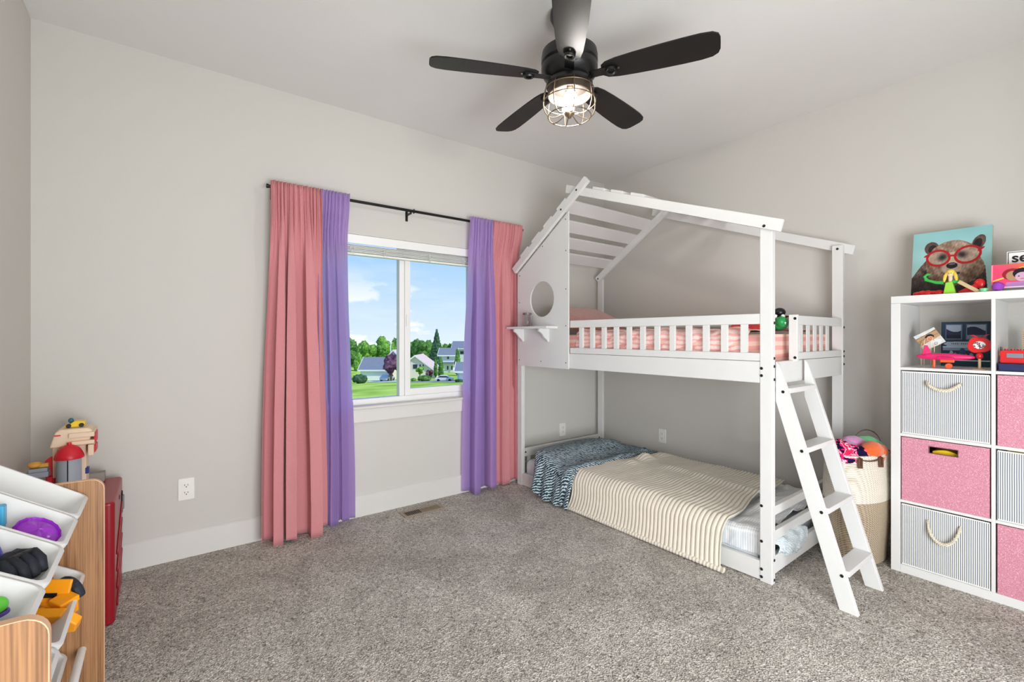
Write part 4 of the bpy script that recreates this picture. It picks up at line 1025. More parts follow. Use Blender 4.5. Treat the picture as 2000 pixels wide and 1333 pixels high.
rt_toy('wooden_butterfly', 'tan wooden butterfly beside the pink photo frame', M_tan, lambda b: [b.prism([(-2.700, SH + .001), (-2.738, SH + .001), (-2.742, SH + .018), (-2.705, SH + .010)], 'x', -.412, -.408), b.prism([(-2.742, SH + .001), (-2.778, SH + .010), (-2.775, SH + .038), (-2.742, SH + .016)], 'x', -.412, -.408)])
rt_toy('mint_toy', 'tiny mint green cup-shaped toy on the shelf top', mat('mint_plastic', (120, 206, 150), .4), lambda b: b.lathe([(0, 0), (.013, 0), (.015, .016), (.011, .018), (0, .018)], (-.435, -2.737, SH), 16))
rt_toy('violet_toy', 'purple knitted ball by the pink photo frame', mat('violet_knit', (158, 70, 190), .9, var=.4, vscale=90, bump=.8, bscale=300), lambda b: b.ell((-.432, -2.783, SH + .022), (.018, .020, .021), 16, 10, jit=.25))
pf_ = thing('framed_photo', 'pink and orange photo frame with heart opening on the shelf top', 'photo frame', (-.39, -2.84, SH))
def framepic(U, V):
    img = np.stack([236 + 20 * np.sin(6 * U + 3 * V), 70 + 60 * np.clip(V + U - .9, 0, 1), 110 - 60 * np.clip(U + V - 1, 0, 1)], -1)
    img = put(img, (np.abs((V - .85) - (U - .75) * .5) < .10) & (U > .5), (244, 170, 60)); img = put(img, (np.abs((V - .80) - (U - .85) * .6) < .03), (250, 214, 90))
    img = put(img, (el_(U, V, .38, .56, .18, .24) < 1) | (el_(U, V, .64, .56, .18, .24) < 1), (150, 30, 44))
    img = put(img, (el_(U, V, .40, .50, .13, .20) < 1) | (el_(U, V, .63, .52, .15, .20) < 1), (176, 140, 104))
    img = put(img, el_(U, V, .56, .58, .17, .22) < 1, (26, 20, 30)); img = put(img, el_(U, V, .56, .44, .125, .19) < 1, (206, 168, 190)); img = put(img, el_(U, V, .50, .46, .02, .02) < 1, (40, 30, 60)); img = put(img, el_(U, V, .61, .47, .02, .02) < 1, (40, 30, 60)); img = put(img, el_(U, V, .56, .36, .04, .015) < 1, (190, 70, 90))
    img = put(img, (V < .24) & (np.abs(U - .55) < .28), (160, 140, 200), .8)
    img = put(img, (V < .06), (250, 220, 226)); img = put(img, (U < .03), (250, 150, 170))
    return img
fm = facing((-.412, -2.846, SH + .014), 0, 6)
MB().box(-.088, .088, 0, .112, -.012, -.0006, m=fm).build('frame_board', mat('pink_frame_edge', (230, 70, 120), .5), pf_, bevel=.002)
MB().box(-.418, -.365, -2.92, -2.795, SH, SH + .013).build('foot', mat('grey_frame_foot', (120, 120, 126), .5), pf_, bevel=.002)
printed('photo', .176, .112, framepic, 110, 72, M_print, pf_, fm)
sg = thing('word_sign', 'white sign with thin black border and black lettering', 'sign', (-.345, -2.88, SH))
sm_ = facing((-.345, -2.882, SH + .001), 0, 4)
MB().box(-.082, .082, 0, .190, -.008, -.0005, m=sm_).build('board', M_piping, sg, bevel=.0015)
MB().box(-.078, .078, .183, .1855, -.0004, .0006, m=sm_).box(-.078, -.0755, .02, .183, -.0004, .0006, m=sm_).box(.0755, .078, .02, .183, -.0004, .0006, m=sm_).box(-.078, .078, .0175, .02, -.0004, .0006, m=sm_).build('border_line', M_blk, sg)
tcu = bpy.data.curves.new('lettering', 'FONT'); tcu.body = 'se'; tcu.size = .062; tcu.extrude = .0006; tcu.offset = .0012
tob = bpy.data.objects.new('lettering_source', tcu); tme = bpy.data.meshes.new_from_object(tob)
LM = sm_ @ Matrix.Translation((-.066, .138, .0008))
tme.transform(Matrix.Translation(-ORG[sg.as_pointer()]) @ LM); tme.materials.clear(); tme.materials.append(M_blk); tme.name = 'lettering'
lo_ = bpy.data.objects.new('lettering', tme); COL.objects.link(lo_); lo_.parent = sg; bpy.data.objects.remove(tob); bpy.data.curves.remove(tcu)

# top-left cubby -----------------------------------------------------------
Z1 = rows[3][0]
def truckpic(U, V):
    img = np.stack([34 + 10 * V, 48 + 14 * V, 66 + 16 * V], -1) + 3 * npnoise(U, V, 30, 8)[..., None]
    for (a, b_) in ((.09, .44), (.52, .93)):
        img = put(img, (U > a) & (U < b_) & (V > .60) & (V < .95), (96, 118, 146))
        sky = (U > a + .02) & (U < b_ - .02) & (V > .62) & (V < .93); img = put(img, sky, (166, 182, 202))
        img = put(img, sky & (V < .83 + .06 * np.sin(9 * U + 2)), (44, 52, 78)); img = put(img, sky & (V < .70), (120, 140, 164) if a > .3 else (28, 34, 52))
    img = put(img, (el_(U, V, .42, .50, .36, .055) < 1) | ((np.abs(U - .42) < .30) & (np.abs(V - .50) < .05)), (164, 180, 196))
    img = put(img, (np.abs(V - .505) < .010) & (U > .22) & (U < .62) & (np.sin(150 * U) > -.4) & (np.abs(U - .40) > .02), (30, 34, 44))
    img = put(img, (np.abs(V - .40) < .045) & (U > .04) & (U < .80), (120, 140, 160)); img = put(img, (np.abs(V - .43) < .008) & (U > .04) & (U < .80), (190, 204, 216))
    for (cx, cy, r_, c_) in ((.30, .24, .06, (120, 134, 168)), (.42, .24, .07, (60, 104, 128)), (.52, .22, .06, (196, 110, 76)), (.63, .24, .06, (120, 128, 150)), (.22, .30, .05, (150, 160, 176)), (.45, .32, .09, (40, 76, 110))):
        img = put(img, el_(U, V, cx, cy, r_ * .7, r_) < 1, c_)
    img = put(img, (V < .12), (30, 62, 76)); img = put(img, (np.abs(V - .13) < .012), (220, 224, 226))
    return img
tp = thing('picture_board', 'dark blue printed board with two window pictures in the cubby', 'picture', (-.14, -2.63, Z1))
tm = facing((-.150, -2.628, Z1 + .002), 0, 4)
MB().box(-.094, .094, 0, .236, -.010, -.0006, m=tm).build('board', mat('dark_board_edge', (28, 34, 48), .6), tp, bevel=.003)
printed('picture', .188, .236, truckpic, 120, 150, M_print, tp, tm)
def babypic(U, V):
    img = np.stack([214 + 0 * U, 214 + 0 * U, 210 + 0 * U], -1) + 10 * npnoise(U, V, 14, 4)[..., None]
    img = put(img, (np.abs(V - .55 - .1 * U) < .22), (186, 150, 110)); img = put(img, np.abs(V - .78 - .05 * U) < .012, (40, 36, 40)); img = put(img, np.abs(V - .60) < .01, (70, 56, 50))
    img = put(img, el_(U, V, .56, .60, .20, .17) < 1, (34, 34, 50)); img = put(img, el_(U, V, .54, .50, .16, .16) < 1, (222, 160, 124)); img = put(img, el_(U, V, .50, .52, .02, .02) < 1, (50, 30, 30)); img = put(img, el_(U, V, .60, .53, .02, .02) < 1, (50, 30, 30)); img = put(img, el_(U, V, .55, .43, .05, .015) < 1, (160, 70, 70))
    img = put(img, (el_(U, V, .48, .18, .42, .2) < 1), (226, 226, 226)); img = put(img, el_(U, V, .62, .14, .07, .07) < 1, (60, 58, 64)); img = put(img, el_(U, V, .62, .14, .05, .05) < 1, (226, 226, 226))
    return img
ph_ = thing('photo_card', 'tilted photo print held on thin wire rods in the cubby', 'photo', (-.36, -2.53, Z1))
pm_ = facing((-.345, -2.548, Z1 + .108), 0, 4, -32)
MB().box(-.048, .048, 0, .088, -.0016, -.0004, m=pm_).build('card', M_piping, ph_)
printed('photo', .096, .088, babypic, 80, 74, M_print, ph_, pm_)
M_wire = mat('pale_gold_wire', (226, 206, 170), .35, metal=.4)
for y, zt in ((-2.497, .130), (-2.508, .150), (-2.535, .150), (-2.548, .120)):
    MB().tube([(-.362, y, Z1), (-.362, y, Z1 + zt * .9), (-.360, y - .006, Z1 + zt), (-.357, y - .012, Z1 + zt * .92)], .0016, 6).build('wire_rod', M_wire, ph_, smooth=180)
M_mg = mat('magenta_toy_plastic', (226, 34, 110), .35, var=.06); M_ot = mat('orange_toy_plastic', (244, 92, 36), .35)
pl = thing('toy_airplane', 'magenta toy airplane with orange landing gear in the cubby', 'toy airplane', (-.40, -2.60, Z1), org=(0, 0, 0))
MB().lathe([(0, -.115), (.006, -.112), (.012, -.09), (.017, -.05), (.018, 0), (.016, .04), (.010, .085), (.005, .10), (0, .102)], (0, 0, .058), 18, m=Matrix.Rotation(R(90), 3, 'X')).build('fuselage', M_mg, pl, smooth=60)
MB().prism([(-.060, -.030), (.060, -.030), (.050, .025), (-.045, .030)], 'z', .050, .056).build('wing', M_mg, pl, bevel=.002)
MB().prism([(.050, .062), (.092, .062), (.082, .115), (.070, .115)], 'x', -.002, .002).build('tail_fin', M_mg, pl, bevel=.001); MB().prism([(-.035, .075), (.035, .075), (.028, .100), (-.028, .100)], 'z', .060, .064).build('tail_wing', M_mg, pl, bevel=.001)
MB().box(-.012, .012, -.030, .022, .030, .046).box(-.008, .008, .040, .050, .0, .046).build('landing_gear', M_ot, pl, bevel=.003)
for s in (-1, 1): MB().cyl((s * .010 - .005, -.010, .013), (s * .010 + .005, -.010, .013), .013, 18).build('wheel', M_ot, pl, smooth=40)
pl.rotation_euler = (0, 0, R(6))
ap = thing('apple_framed_photo', 'red apple-shaped photo frame on a small wooden stand', 'photo frame', (-.385, -2.716, Z1), org=(0, 0, 0))
pts = []
for k in range(48):
    a = 2 * math.pi * k / 48; r_ = .042 * (1 + .05 * math.cos(3 * a + .5)) * (1 - .22 * math.exp(-((a - math.pi / 2) / .30) ** 2) - .08 * math.exp(-((a - 3 * math.pi / 2) / .3) ** 2)); pts.append((-1.03 * r_ * math.cos(a), .118 + r_ * math.sin(a) * .95))
MB().prism(pts, 'x', -.006, .006).build('apple', M_redt, ap, bevel=.003)
MB().prism([(.004, .150), (-.004, .150), (-.02, .168), (-.034, .170), (-.018, .160)], 'x', -.004, .004).prism([(-.004, .150), (.004, .150), (.018, .160), (.034, .164), (.02, .168)], 'x', -.004, .004).build('leaf', M_redt, ap, bevel=.001)
def ovalpic(U, V):
    img = np.zeros(U.shape + (3,)) + np.array((232, 230, 230)); n_ = npnoise(U, V, 16, 11); img = put(img, n_ > .15, (60, 50, 60)); img = put(img, n_ > .55, (196, 120, 110)); img = put(img, (n_ < -.4), (150, 130, 160)); return img
ov = MB().prism([(.0215 * math.cos(a), .118 + .0185 * math.sin(a)) for a in [2 * math.pi * k / 32 for k in range(32)]], 'x', -.0072, -.0058)
ov.build('oval_photo', ramp_mat('oval_photo_print', 'ShaderNodeTexNoise', [(.0, (236, 234, 232)), (.50, (70, 60, 72)), (.60, (204, 150, 140))], .4, Scale=90, Detail=1.0, constant=True), ap)
MB().cyl((0, 0, .0), (0, 0, .052), .0055, 10).build('stick', M_tan, ap, smooth=40); MB().ell((0, 0, .066), (.013, .013, .016), 16, 10).build('knob', M_redt, ap, smooth=180); MB().box(-.02, .02, -.022, .022, 0, .004).build('stand', M_tan, ap, bevel=.001)
# top-right cubby
tk = thing('toy_radio', 'red toy radio with grey window and short black aerial', 'toy', (-.39, -2.835, Z1 + .036), org=(0, 0, 0))
MB().prism(rounded(.095, .060, .008, 3, cx=0, cy=.030), 'x', -.03, .03).build('body', M_redt, tk, bevel=.003)
MB().box(-.033, -.0295, -.026, .026, .026, .046).build('window', mat('grey_clear_window', (130, 134, 146), .2), tk, bevel=.001)
b = MB()
for k in range(4): b.cyl((0, -.03 + .02 * k, .060), (0, -.03 + .02 * k, .066), .007, 12)
b.build('knobs', M_redt, tk, smooth=40); MB().cyl((0, .046, .03), (0, .046, .075), .0035, 8).box(-.006, .006, .040, .052, .0, .035).build('aerial', M_blk, tk)
nb = MB().box(-.445, -.25, -2.90, -2.785, Z1, Z1 + .036).build('navy_box', mat('navy_plastic', (22, 30, 82), .4), bevel=.004); tag(nb, 'low navy blue box under the red toy radio', 'box')
rl_ = thing('wooden_ruler', 'pale wooden ruler standing at the back of the right cubby', 'ruler', (-.13, -2.845, Z1), org=(0, 0, 0))
MB().box(-.002, .002, -.014, .014, 0, .19).build('blade', M_tan, rl_)
b = MB()
for k in range(17): b.box(-.0026, -.0021, .006, .0125, .012 + .0105 * k, .0134 + .0105 * k)
b.build('tick_marks', M_blk, rl_)
# ================================================================== toy bin organizer at the left wall
M_veneer = None
def veneer():
    m, nt, b = base('warm_wood_veneer'); L = nt.links.new
    tc = nd(nt, 'ShaderNodeTexCoord'); mp = nd(nt, 'ShaderNodeMapping'); mp.inputs['Scale'].default_value = (34, 34, 1.3); L(tc.outputs['Object'], mp.inputs[0])
    n = nd(nt, 'ShaderNodeTexNoise'); n.inputs['Scale'].default_value = 3.0; n.inputs['Detail'].default_value = 5; n.inputs['Distortion'].default_value = .6; L(mp.outputs[0], n.inputs['Vector'])
    wv = nd(nt, 'ShaderNodeTexWave'); wv.bands_direction = 'X'; wv.inputs['Scale'].default_value = 1.6; wv.inputs['Distortion'].default_value = 5.5; wv.inputs['Detail'].default_value = 3; L(mp.outputs[0], wv.inputs['Vector'])
    mx = nd(nt, 'ShaderNodeMath', operation='MULTIPLY_ADD'); mx.inputs[1].default_value = .14; L(wv.outputs['Fac'], mx.inputs[0]); L(n.outputs['Fac'], mx.inputs[2])
    r = nd(nt, 'ShaderNodeValToRGB'); r.color_ramp.elements[0].position = .38; r.color_ramp.elements[0].color = lin((122, 82, 50)); r.color_ramp.elements[1].position = .72; r.color_ramp.elements[1].color = lin((168, 122, 80))
    L(mx.outputs[0], r.inputs[0]); L(r.outputs[0], b.inputs['Base Color']); b.inputs['Roughness'].default_value = .45
    return m
M_veneer = veneer(); M_edge = mat('veneer_edge_band', (222, 176, 140), .5, var=.1)
M_tub = mat('white_bin_plastic', (226, 226, 224), .35, var=.03)
OX0, OX1, OYF, OYN, OH = -4.0, -3.662, -1.262, -2.130, .79
org_ = thing('bin_organizer', 'wooden toy organizer rack with tilted white bins', 'toy rack', ((OX0 + OX1) / 2, (OYF + OYN) / 2, 0))
def side(y0, y1):
    pr = rounded(OX1 - OX0, OH, .032, 6, corners=(0, 1, 0, 0), cx=(OX0 + OX1) / 2, cy=OH / 2)
    s_ = MB().prism(pr, 'y', y0, y1).build('side_panel', M_veneer, org_)
    e = MB(); pts = [(OX1, 0)] + rounded(OX1 - OX0, OH, .032, 6, corners=(0, 1, 0, 0), cx=(OX0 + OX1) / 2, cy=OH / 2)[1:8] + [(OX0, OH)]
    cx_, cz_ = (OX0 + OX1) / 2, OH / 2
    V = []; F = []
    for (x, z) in pts:
        for yy in (y0 - .0002, y1 + .0002):
            for o in (0, .0012): V.append((x + (o if x > OX0 + .01 else 0), yy, z + (o if z > OH - .04 else 0)))
    for i in range(len(pts) - 1):
        for a_, b_ in ((0, 1), (1, 3), (3, 2), (2, 0)): F.append((i * 4 + a_, i * 4 + b_, i * 4 + 4 + b_, i * 4 + 4 + a_))
    e.add(V, F).build('edge_band', M_edge, s_)
side(OYF, OYF + .016); side(OYN, OYN + .016)
M_dowel = mat('white_dowel', (238, 236, 232), .4)
for (x, z) in ((-3.712, .285), (-3.748, .055), (-3.90, .50), (-3.955, .74), (-3.90, .24)):
    MB().cyl((x, OYN + .016, z), (x, OYF, z), .0105, 14).build('dowel', M_dowel, org_, smooth=40)
part(bolt_me, 'bolt', org_, (-3.757, OYN, .690), (R(90), 0, 0))
TILT = R(34)
def tub(front, y0, y1, Lx, h, label, cat='bin', group='white tilted toy bins'):
    w_ = (y1 - y0); cyy = (y0 + y1) / 2
    t0 = Matrix.Translation((front[0], cyy, front[1])) @ Matrix.Rotation(TILT, 4, 'Y') @ Matrix.Translation((-Lx / 2, 0, -h))
    loops = [(.030, 0), (.010, h - .016), (.004, h - .012), (-.0015, h - .012), (-.0015, h - .002), (.001, h), (.008, h), (.011, h - .004), (.034, .005)]
    V = []; F = []; n = None
    for ins, z in loops:
        pts = rounded(Lx - 2 * ins, w_ - 2 * ins, .022, 4); n = len(pts)
        V += [t0 @ Vector((p[0], p[1], z)) for p in pts]
    for i in range(len(loops) - 1):
        for k in range(n): F.append((i * n + k, i * n + (k + 1) % n, (i + 1) * n + (k + 1) % n, (i + 1) * n + k))
    F.append(tuple(range(n))[::-1]); F.append(tuple((len(loops) - 1) * n + k for k in range(n)))
    o = MB().add(V, F).build('toy_bin', M_tub, smooth=35)
    return tag(o, label, cat, group), t0, h, Lx
F1 = (-3.695, .746)
ys = [-1.268, -1.480, -1.690, -1.900, -2.108]
B = []
for k, lb in enumerate(('empty white bin in the top row beside the far wooden side', 'white bin in the top row holding the purple shell toy', 'white bin in the top row holding the black glove', 'white bin in the top row closest to the viewer')):
    B.append(tub(F1, ys[k + 1] + .002, ys[k] - .002, .285, .12, lb))
big = tub((-3.702, .518), -1.690 + .002, -1.268 - .002, .285, .150, 'large white bin in the middle row full of orange toys')
tub((-3.702, .518), -2.108 + .002, -1.690 - .002, .285, .150, 'large white bin in the middle row behind the near wooden side')
tub((-3.740, .290), -1.690 + .002, -1.268 - .002, .250, .145, 'large white bin in the bottom row behind the white dowel')
tub((-3.740, .290), -2.108 + .002, -1.690 - .002, .250, .145, 'large white bin in the bottom row closest to the viewer')
# toys in the bins
M_pt = mat('glossy_purple_plastic', (152, 48, 190), .18, var=.1)
t0 = B[1][1]
b = MB()
zn = Vector((.30, -.55, .78)).normalized(); yn = (Vector((.80, -.60, -.10)) - zn * Vector((.80, -.60, -.10)).dot(zn)).normalized(); xn = yn.cross(zn)
mm = Matrix.Translation((-3.757, -1.582, .758)) @ Matrix((xn, yn, zn)).transposed().to_4x4()
NS = 48
V = []; F = []
rings = [(0, .012), (.35, .011), (.7, .007), (.86, .001), (.93, .006), (1.0, -.004), (.9, -.010), (.5, -.006), (0, -.006)]
for (q, z) in rings:
    for k in range(NS):
        a = 2 * math.pi * k / NS; sc = 1 + (.07 * abs(math.cos(a * 8)) if q > .8 else 0) + (.02 * math.cos(a * 8) if .2 < q < .8 else 0)
        V.append(mm @ Vector((.034 * q * sc * math.cos(a), .047 * q * sc * math.sin(a), z + (.002 * math.sin(a * 3) if q < .8 else 0))))
for i in range(len(rings) - 1):
    for k in range(NS): F.append((i * NS + k, i * NS + (k + 1) % NS, (i + 1) * NS + (k + 1) % NS, (i + 1) * NS + k))
o = MB().add(V, F).build('shell_toy', M_pt, smooth=60); tag(o, 'glossy purple scalloped shell toy in a white bin', 'toy')
t = thing('blue_block_toy', 'light blue toy block with orange foot in the second bin', 'toy', t0 @ Vector((.015, .085, .045)), org=(0, 0, 0))
t.location = (-3.834, -1.545, .760)
b = MB().box(-.018, .018, -.014, .014, .014, .066)
b.build('block', mat('sky_blue_toy', (64, 170, 214), .35), t, bevel=.004)
f_ = MB()
for k in range(2):
    for j in range(2): f_.box(-.010 + .012 * j, -.002 + .012 * j, -.0165, -.0145, .026 + .018 * k, .038 + .018 * k)
f_.build('window_frame', mat('pale_blue_toy', (150, 214, 236), .4), t); MB().box(-.016, .016, -.018, .016, 0, .014).build('foot', M_ot, t, bevel=.003)
# black glove
t0 = B[2][1]
M_glove = mat('black_navy_fabric', (18, 22, 34), .7, var=.3, vscale=30, bump=.3, bscale=200)
g = thing('work_glove', 'black and navy kids glove stuffed in a white bin', 'glove', (-3.764, -1.785, .735), org=(0, 0, 0))
g.scale = (.74, .74, .90)
gi = t0.to_3x3().inverted()
def up_(p): return p
q = MB().ell((0, 0, .03), (.040, .062, .030), 22, 14, jit=.2)
q.build('palm', M_glove, g, smooth=180)
for k, (y, ln) in enumerate(((-.052, .050), (-.028, .060), (-.002, .056), (.024, .048))):
    MB().tube([(.010, y, .040), (.030, y - .004, .052), (.030 + ln * .6, y - .010, .046), (.030 + ln, y - .014, .026)], [.014, .0155, .0145, .010], 12).build('finger', M_glove, g, smooth=180)
MB().tube([(-.02, -.035, .045), (-.005, -.06, .058), (.02, -.075, .05)], [.014, .015, .011], 12).build('thumb', M_glove, g, smooth=180)
MB().box(.020, .036, -.040, .018, .058, .066).build('knuckle_pad', M_blk, g, bevel=.004)
g.rotation_euler = (0, R(10), R(-40))
o = MB().lathe([(0, 0), (.022, .002), (.026, .02), (.018, .05), (.006, .078), (0, .082)], (-3.803, -1.765, .752), 18).build('blue_cone_toy', mat('royal_blue_toy', (26, 40, 170), .35), smooth=60); tag(o, 'royal blue cone toy beside the black glove', 'toy')
o = MB().ell((-3.764, -1.85, .738), (.020, .022, .016), 14, 10, jit=.2).build('pink_toy', mat('coral_pink_toy', (236, 120, 124), .5), smooth=180); tag(o, 'small coral pink toy under the black glove', 'toy')
# white and green boots
t0 = B[3][1]
def boot(loc, rz, lb):
    t = thing('toy_boot', lb, 'toy boot', loc, 'toy boots in the near bin', org=(0, 0, 0))
    MB().ell((0, 0, .022), (.046, .024, .020), 20, 12).ell((-.022, 0, .034), (.024, .022, .028), 16, 10).build('upper', M_eye, t, smooth=180)
    MB().ell((.026, 0, .026), (.026, .0225, .0215), 18, 12).build('toe_cap', mat('apple_green_toy', (96, 200, 60), .3), t, smooth=180)
    MB().prism([(.050 * math.cos(a), .026 * math.sin(a)) for a in [2 * math.pi * k / 28 for k in range(28)]], 'z', 0, .010).build('sole', mat('violet_sole', (82, 52, 150), .4), t, bevel=.003)
    t.rotation_euler = rz; t.scale = (.72, .72, .72)
boot((-3.762, -1.955, .735), (R(8), R(-12), R(-35)), 'white toy boot with green toe lying uppermost in the near bin')
boot((-3.765, -2.0, .715), (R(0), R(5), R(-20)), 'white toy boot with green toe half hidden behind the near wooden side')
# orange toys
t0 = big[1]
M_oc = mat('amber_orange_plastic', (250, 160, 22), .3, var=.06); M_nv = mat('navy_rubber', (26, 32, 48), .5)
def chunk(name, label, parts_, loc, rot):
    t = thing(name, label, 'toy', loc, 'orange toys in the middle bin', org=(0, 0, 0))
    for pn, m_, fn in parts_: fn(MB()).build(pn, m_, t, bevel=.003)
    t.rotation_euler = rot
chunk('orange_toy_digger', 'orange toy digger body with hinge, largest in the middle bin', [('bucket', M_oc, lambda b: b.prism([(-.045, 0), (.045, 0), (.060, .030), (.035, .070), (-.030, .075), (-.050, .040)], 'y', -.012, .012)), ('hinge', M_oc, lambda b: b.cyl((-.030, -.020, .055), (-.030, .020, .055), .012, 14)), ('arm', M_ot, lambda b: b.box(-.030, -.010, -.018, -.011, .010, .050).box(-.030, .006, -.018, -.011, .010, .020)), ('bar', M_oc, lambda b: b.box(-.085, -.030, -.010, .010, .045, .070))], (-3.737, -1.455, .455), (R(28), R(0), R(-30)))
chunk('orange_toy_truck', 'orange toy truck with navy fender behind the digger', [('cab', M_oc, lambda b: b.box(-.04, .04, -.028, .028, .0, .045)), ('hood', M_oc, lambda b: b.box(.01, .055, -.022, .022, .045, .062)), ('fender', M_nv, lambda b: b.tube([(.035 * math.cos(R(a)), .034, .04 + .032 * math.sin(R(a))) for a in range(0, 181, 15)], .012, 10))], (-3.748, -1.405, .478), (R(10), R(12), R(-50)))
chunk('orange_toy_flap', 'flat orange toy panel standing at the back of the middle bin', [('panel', M_oc, lambda b: b.box(-.045, .045, -.004, .004, 0, .075)), ('slot', M_blk, lambda b: b.box(-.02, .02, -.0055, -.0042, .03, .042))], (-3.768, -1.42, .500), (R(-10), R(8), R(-20)))
o = MB().lathe([(0, 0), (.006, 0), (.005, .03), (.009, .034), (.006, .042), (0, .044)], (-3.765, -1.35, .525), 12).build('coral_figure', mat('coral_figure_plastic', (240, 176, 150), .5), smooth=50); tag(o, 'tiny coral figure standing in the middle bin', 'toy')

# ================================================================== red toy chest and toy house
M_chest = mat('deep_red_plastic', (150, 14, 30), .33, var=.08, vscale=5)
CX0, CX1, CY0, CY1, CH = -3.995, -3.680, -.560, -.090, .520
ch = thing('red_toy_chest', 'dark red plastic toy chest beside the window wall', 'toy chest', ((CX0 + CX1) / 2, (CY0 + CY1) / 2, 0))
MB().prism(rounded(CX1 - CX0, CY1 - CY0, .022, 5, cx=(CX0 + CX1) / 2, cy=(CY0 + CY1) / 2), 'z', .002, CH).build('body', M_chest, ch, bevel=.010, seg=3)
for k in range(4):
    z0 = .06 + k * .075
    m_ = Matrix.Translation((CX1, -.32, z0 + .06)) @ Matrix.Rotation(R(24), 4, 'X')
    MB().box(-.001, .006, -.175, .155, -.010, .010, m=m_).build('rib', M_chest, ch, bevel=.004)
MB().prism([(-.165, .355), (-.135, .355), (-.135, .45), (-.150, .462), (-.165, .45)], 'x', CX1 - .001, CX1 + .004).build('handle_slot', M_void, ch)
MB().box(CX1, CX1 + .010, -.160, -.140, .37, .44).build('latch', mat('grey_latch', (120, 122, 126), .4), ch, bevel=.003)
MB().prism([(.018 * math.cos(R(a)) - .30, .010 * math.sin(R(a)) + .47) for a in range(0, 360, 20)], 'x', CX1 - .001, CX1 + .0012).build('oval_recess', M_void, ch)
hole_me = meshonly(MB().cyl((0, -.001, 0), (0, .0005, 0), .008, 12), 'hole', M_void)
for z in (.39, .31, .266, .222, .138, .093): part(hole_me, 'hole', ch, (-3.728, CY0, z))

M_cream = mat('cream_toy_plastic', (240, 214, 186), .5, var=.05); M_gp = mat('grey_toy_plastic', (164, 172, 182), .45, var=.04); M_r2 = mat('toy_roof_red', (212, 24, 44), .4); M_bl = mat('cobalt_toy_plastic', (30, 44, 130), .4); M_am = mat('amber_toy_plastic', (238, 176, 70), .45)
th = thing('toy_house', 'cream toy farmhouse with grey silo and red dome roof', 'toy house', (-3.85, -.28, CH))
MB().box(-3.905, -3.795, -.30, -.20, CH + .002, .735).build('tower', M_cream, th, bevel=.004)
MB().box(-3.908, -3.895, -.302, -.25, CH + .002, .600).build('corner_post', M_r2, th, bevel=.002)
MB().prism([(-3.912, .735), (-3.895, .800), (-3.880, .812), (-3.790, .812), (-3.772, .800), (-3.785, .735)], 'y', -.325, -.19).build('roof', M_cream, th, bevel=.006)
for z0, z1 in ((.740, .764), (.772, .800)): MB().prism([(-.34, z0), (-.20, z0 + .004), (-.20, z1), (-.34, z1 - .006)], 'x', -3.850, -3.764).build('roof_shingle', M_cream, th, bevel=.004)
MB().box(-3.786, -3.766, -.345, -.20, .688, .738).build('gable_wall', M_cream, th, bevel=.004)
for z0, z1 in ((.700, .732), (.742, .790)): MB().box(-3.768, -3.760, -.330, -.24, z0, z1).build('shutter', M_r2, th, bevel=.003)
MB().box(-3.896, -3.876, -.328, -.322, .786, .791).build('roof_vent', M_r2, th)
sc_ = (-3.846, -.345, 0)
MB().lathe([(.0405, .552), (.0405, .690), (0, .690)], sc_, 30).build('silo', M_gp, th, smooth=40)
MB().lathe([(.049, .688), (.050, .694), (.046, .708), (.036, .728), (.022, .742), (.008, .748), (.008, .757), (0, .758)], sc_, 30).build('dome', M_r2, th, smooth=50)
MB().box(-3.896, -3.796, -.395, -.31, CH + .002, .553).build('silo_base', M_gp, th, bevel=.004); MB().box(-3.848, -3.8445, -.3870, -.385, .552, .688).build('silo_seam', M_void, th)
st = MB().box(-.0006, .0006, -.010, .010, .585, .690).build('printed_sticker', ramp_mat('sticker_print', 'ShaderNodeTexNoise', [(.0, (232, 224, 206)), (.52, (60, 52, 48)), (.60, (150, 130, 110))], .5, Scale=70, constant=True), th); st.location = (-3.846 + .0405 * math.cos(R(-48)) - ORG[th.as_pointer()].x, -.345 + .0405 * math.sin(R(-48)) - ORG[th.as_pointer()].y, -ORG[th.as_pointer()].z); st.rotation_euler = (0, 0, R(-48))
MB().prism([(.034 * math.cos(R(a)) - 3.905, .640 + .052 * math.sin(R(a))) for a in range(90, 271, 15)], 'y', -.29, -.262).build('red_arch', M_r2, th, bevel=.003)
MB().box(-3.925, -3.905, -.31, -.24, CH + .002, .610).build('red_pillar', M_r2, th, bevel=.003)
for (x0, x1, z0, z1, m_) in ((-3.985, -3.912, .616, .640, M_gp), (-3.975, -3.915, .640, .656, M_gp)): MB().box(x0, x1, -.34, -.27, z0, z1).build('balcony', m_, th, bevel=.004)
MB().box(-3.800, -3.786, -.30, -.27, .60, .628).build('blue_flag', M_bl, th, bevel=.002)
o = MB().ell((-3.958, -.305, .668), (.024, .030, .013), 16, 10).box(-3.945, -3.915, -.32, -.30, .658, .672).build('amber_toy_bed', M_am, smooth=50); tag(o, 'amber toy piece on the toy house balcony', 'toy')
o = MB().box(-3.985, -3.93, -.36, -.26, CH + .001, .585).build('blue_toy_crate', M_bl, bevel=.004); tag(o, 'cobalt blue toy crate under the toy house balcony', 'toy')
t = thing('yellow_toy_car', 'yellow toy car with teal driver on the toy house roof', 'toy car', (-3.835, -.26, .813))
MB().prism([(-3.868, .813), (-3.802, .813), (-3.800, .838), (-3.835, .842), (-3.850, .830), (-3.866, .828)], 'y', -.285, -.235).build('body', M_yel, t, bevel=.004)
MB().ell((-3.850, -.26, .842), (.010, .010, .012), 14, 10).build('driver', mat('teal_toy', (44, 104, 120), .4), t, smooth=180)
for x in (-3.855, -3.812):
    MB().cyl((x, -.290, .822), (x, -.284, .822), .009, 14).build('wheel', M_blk, t, smooth=40)
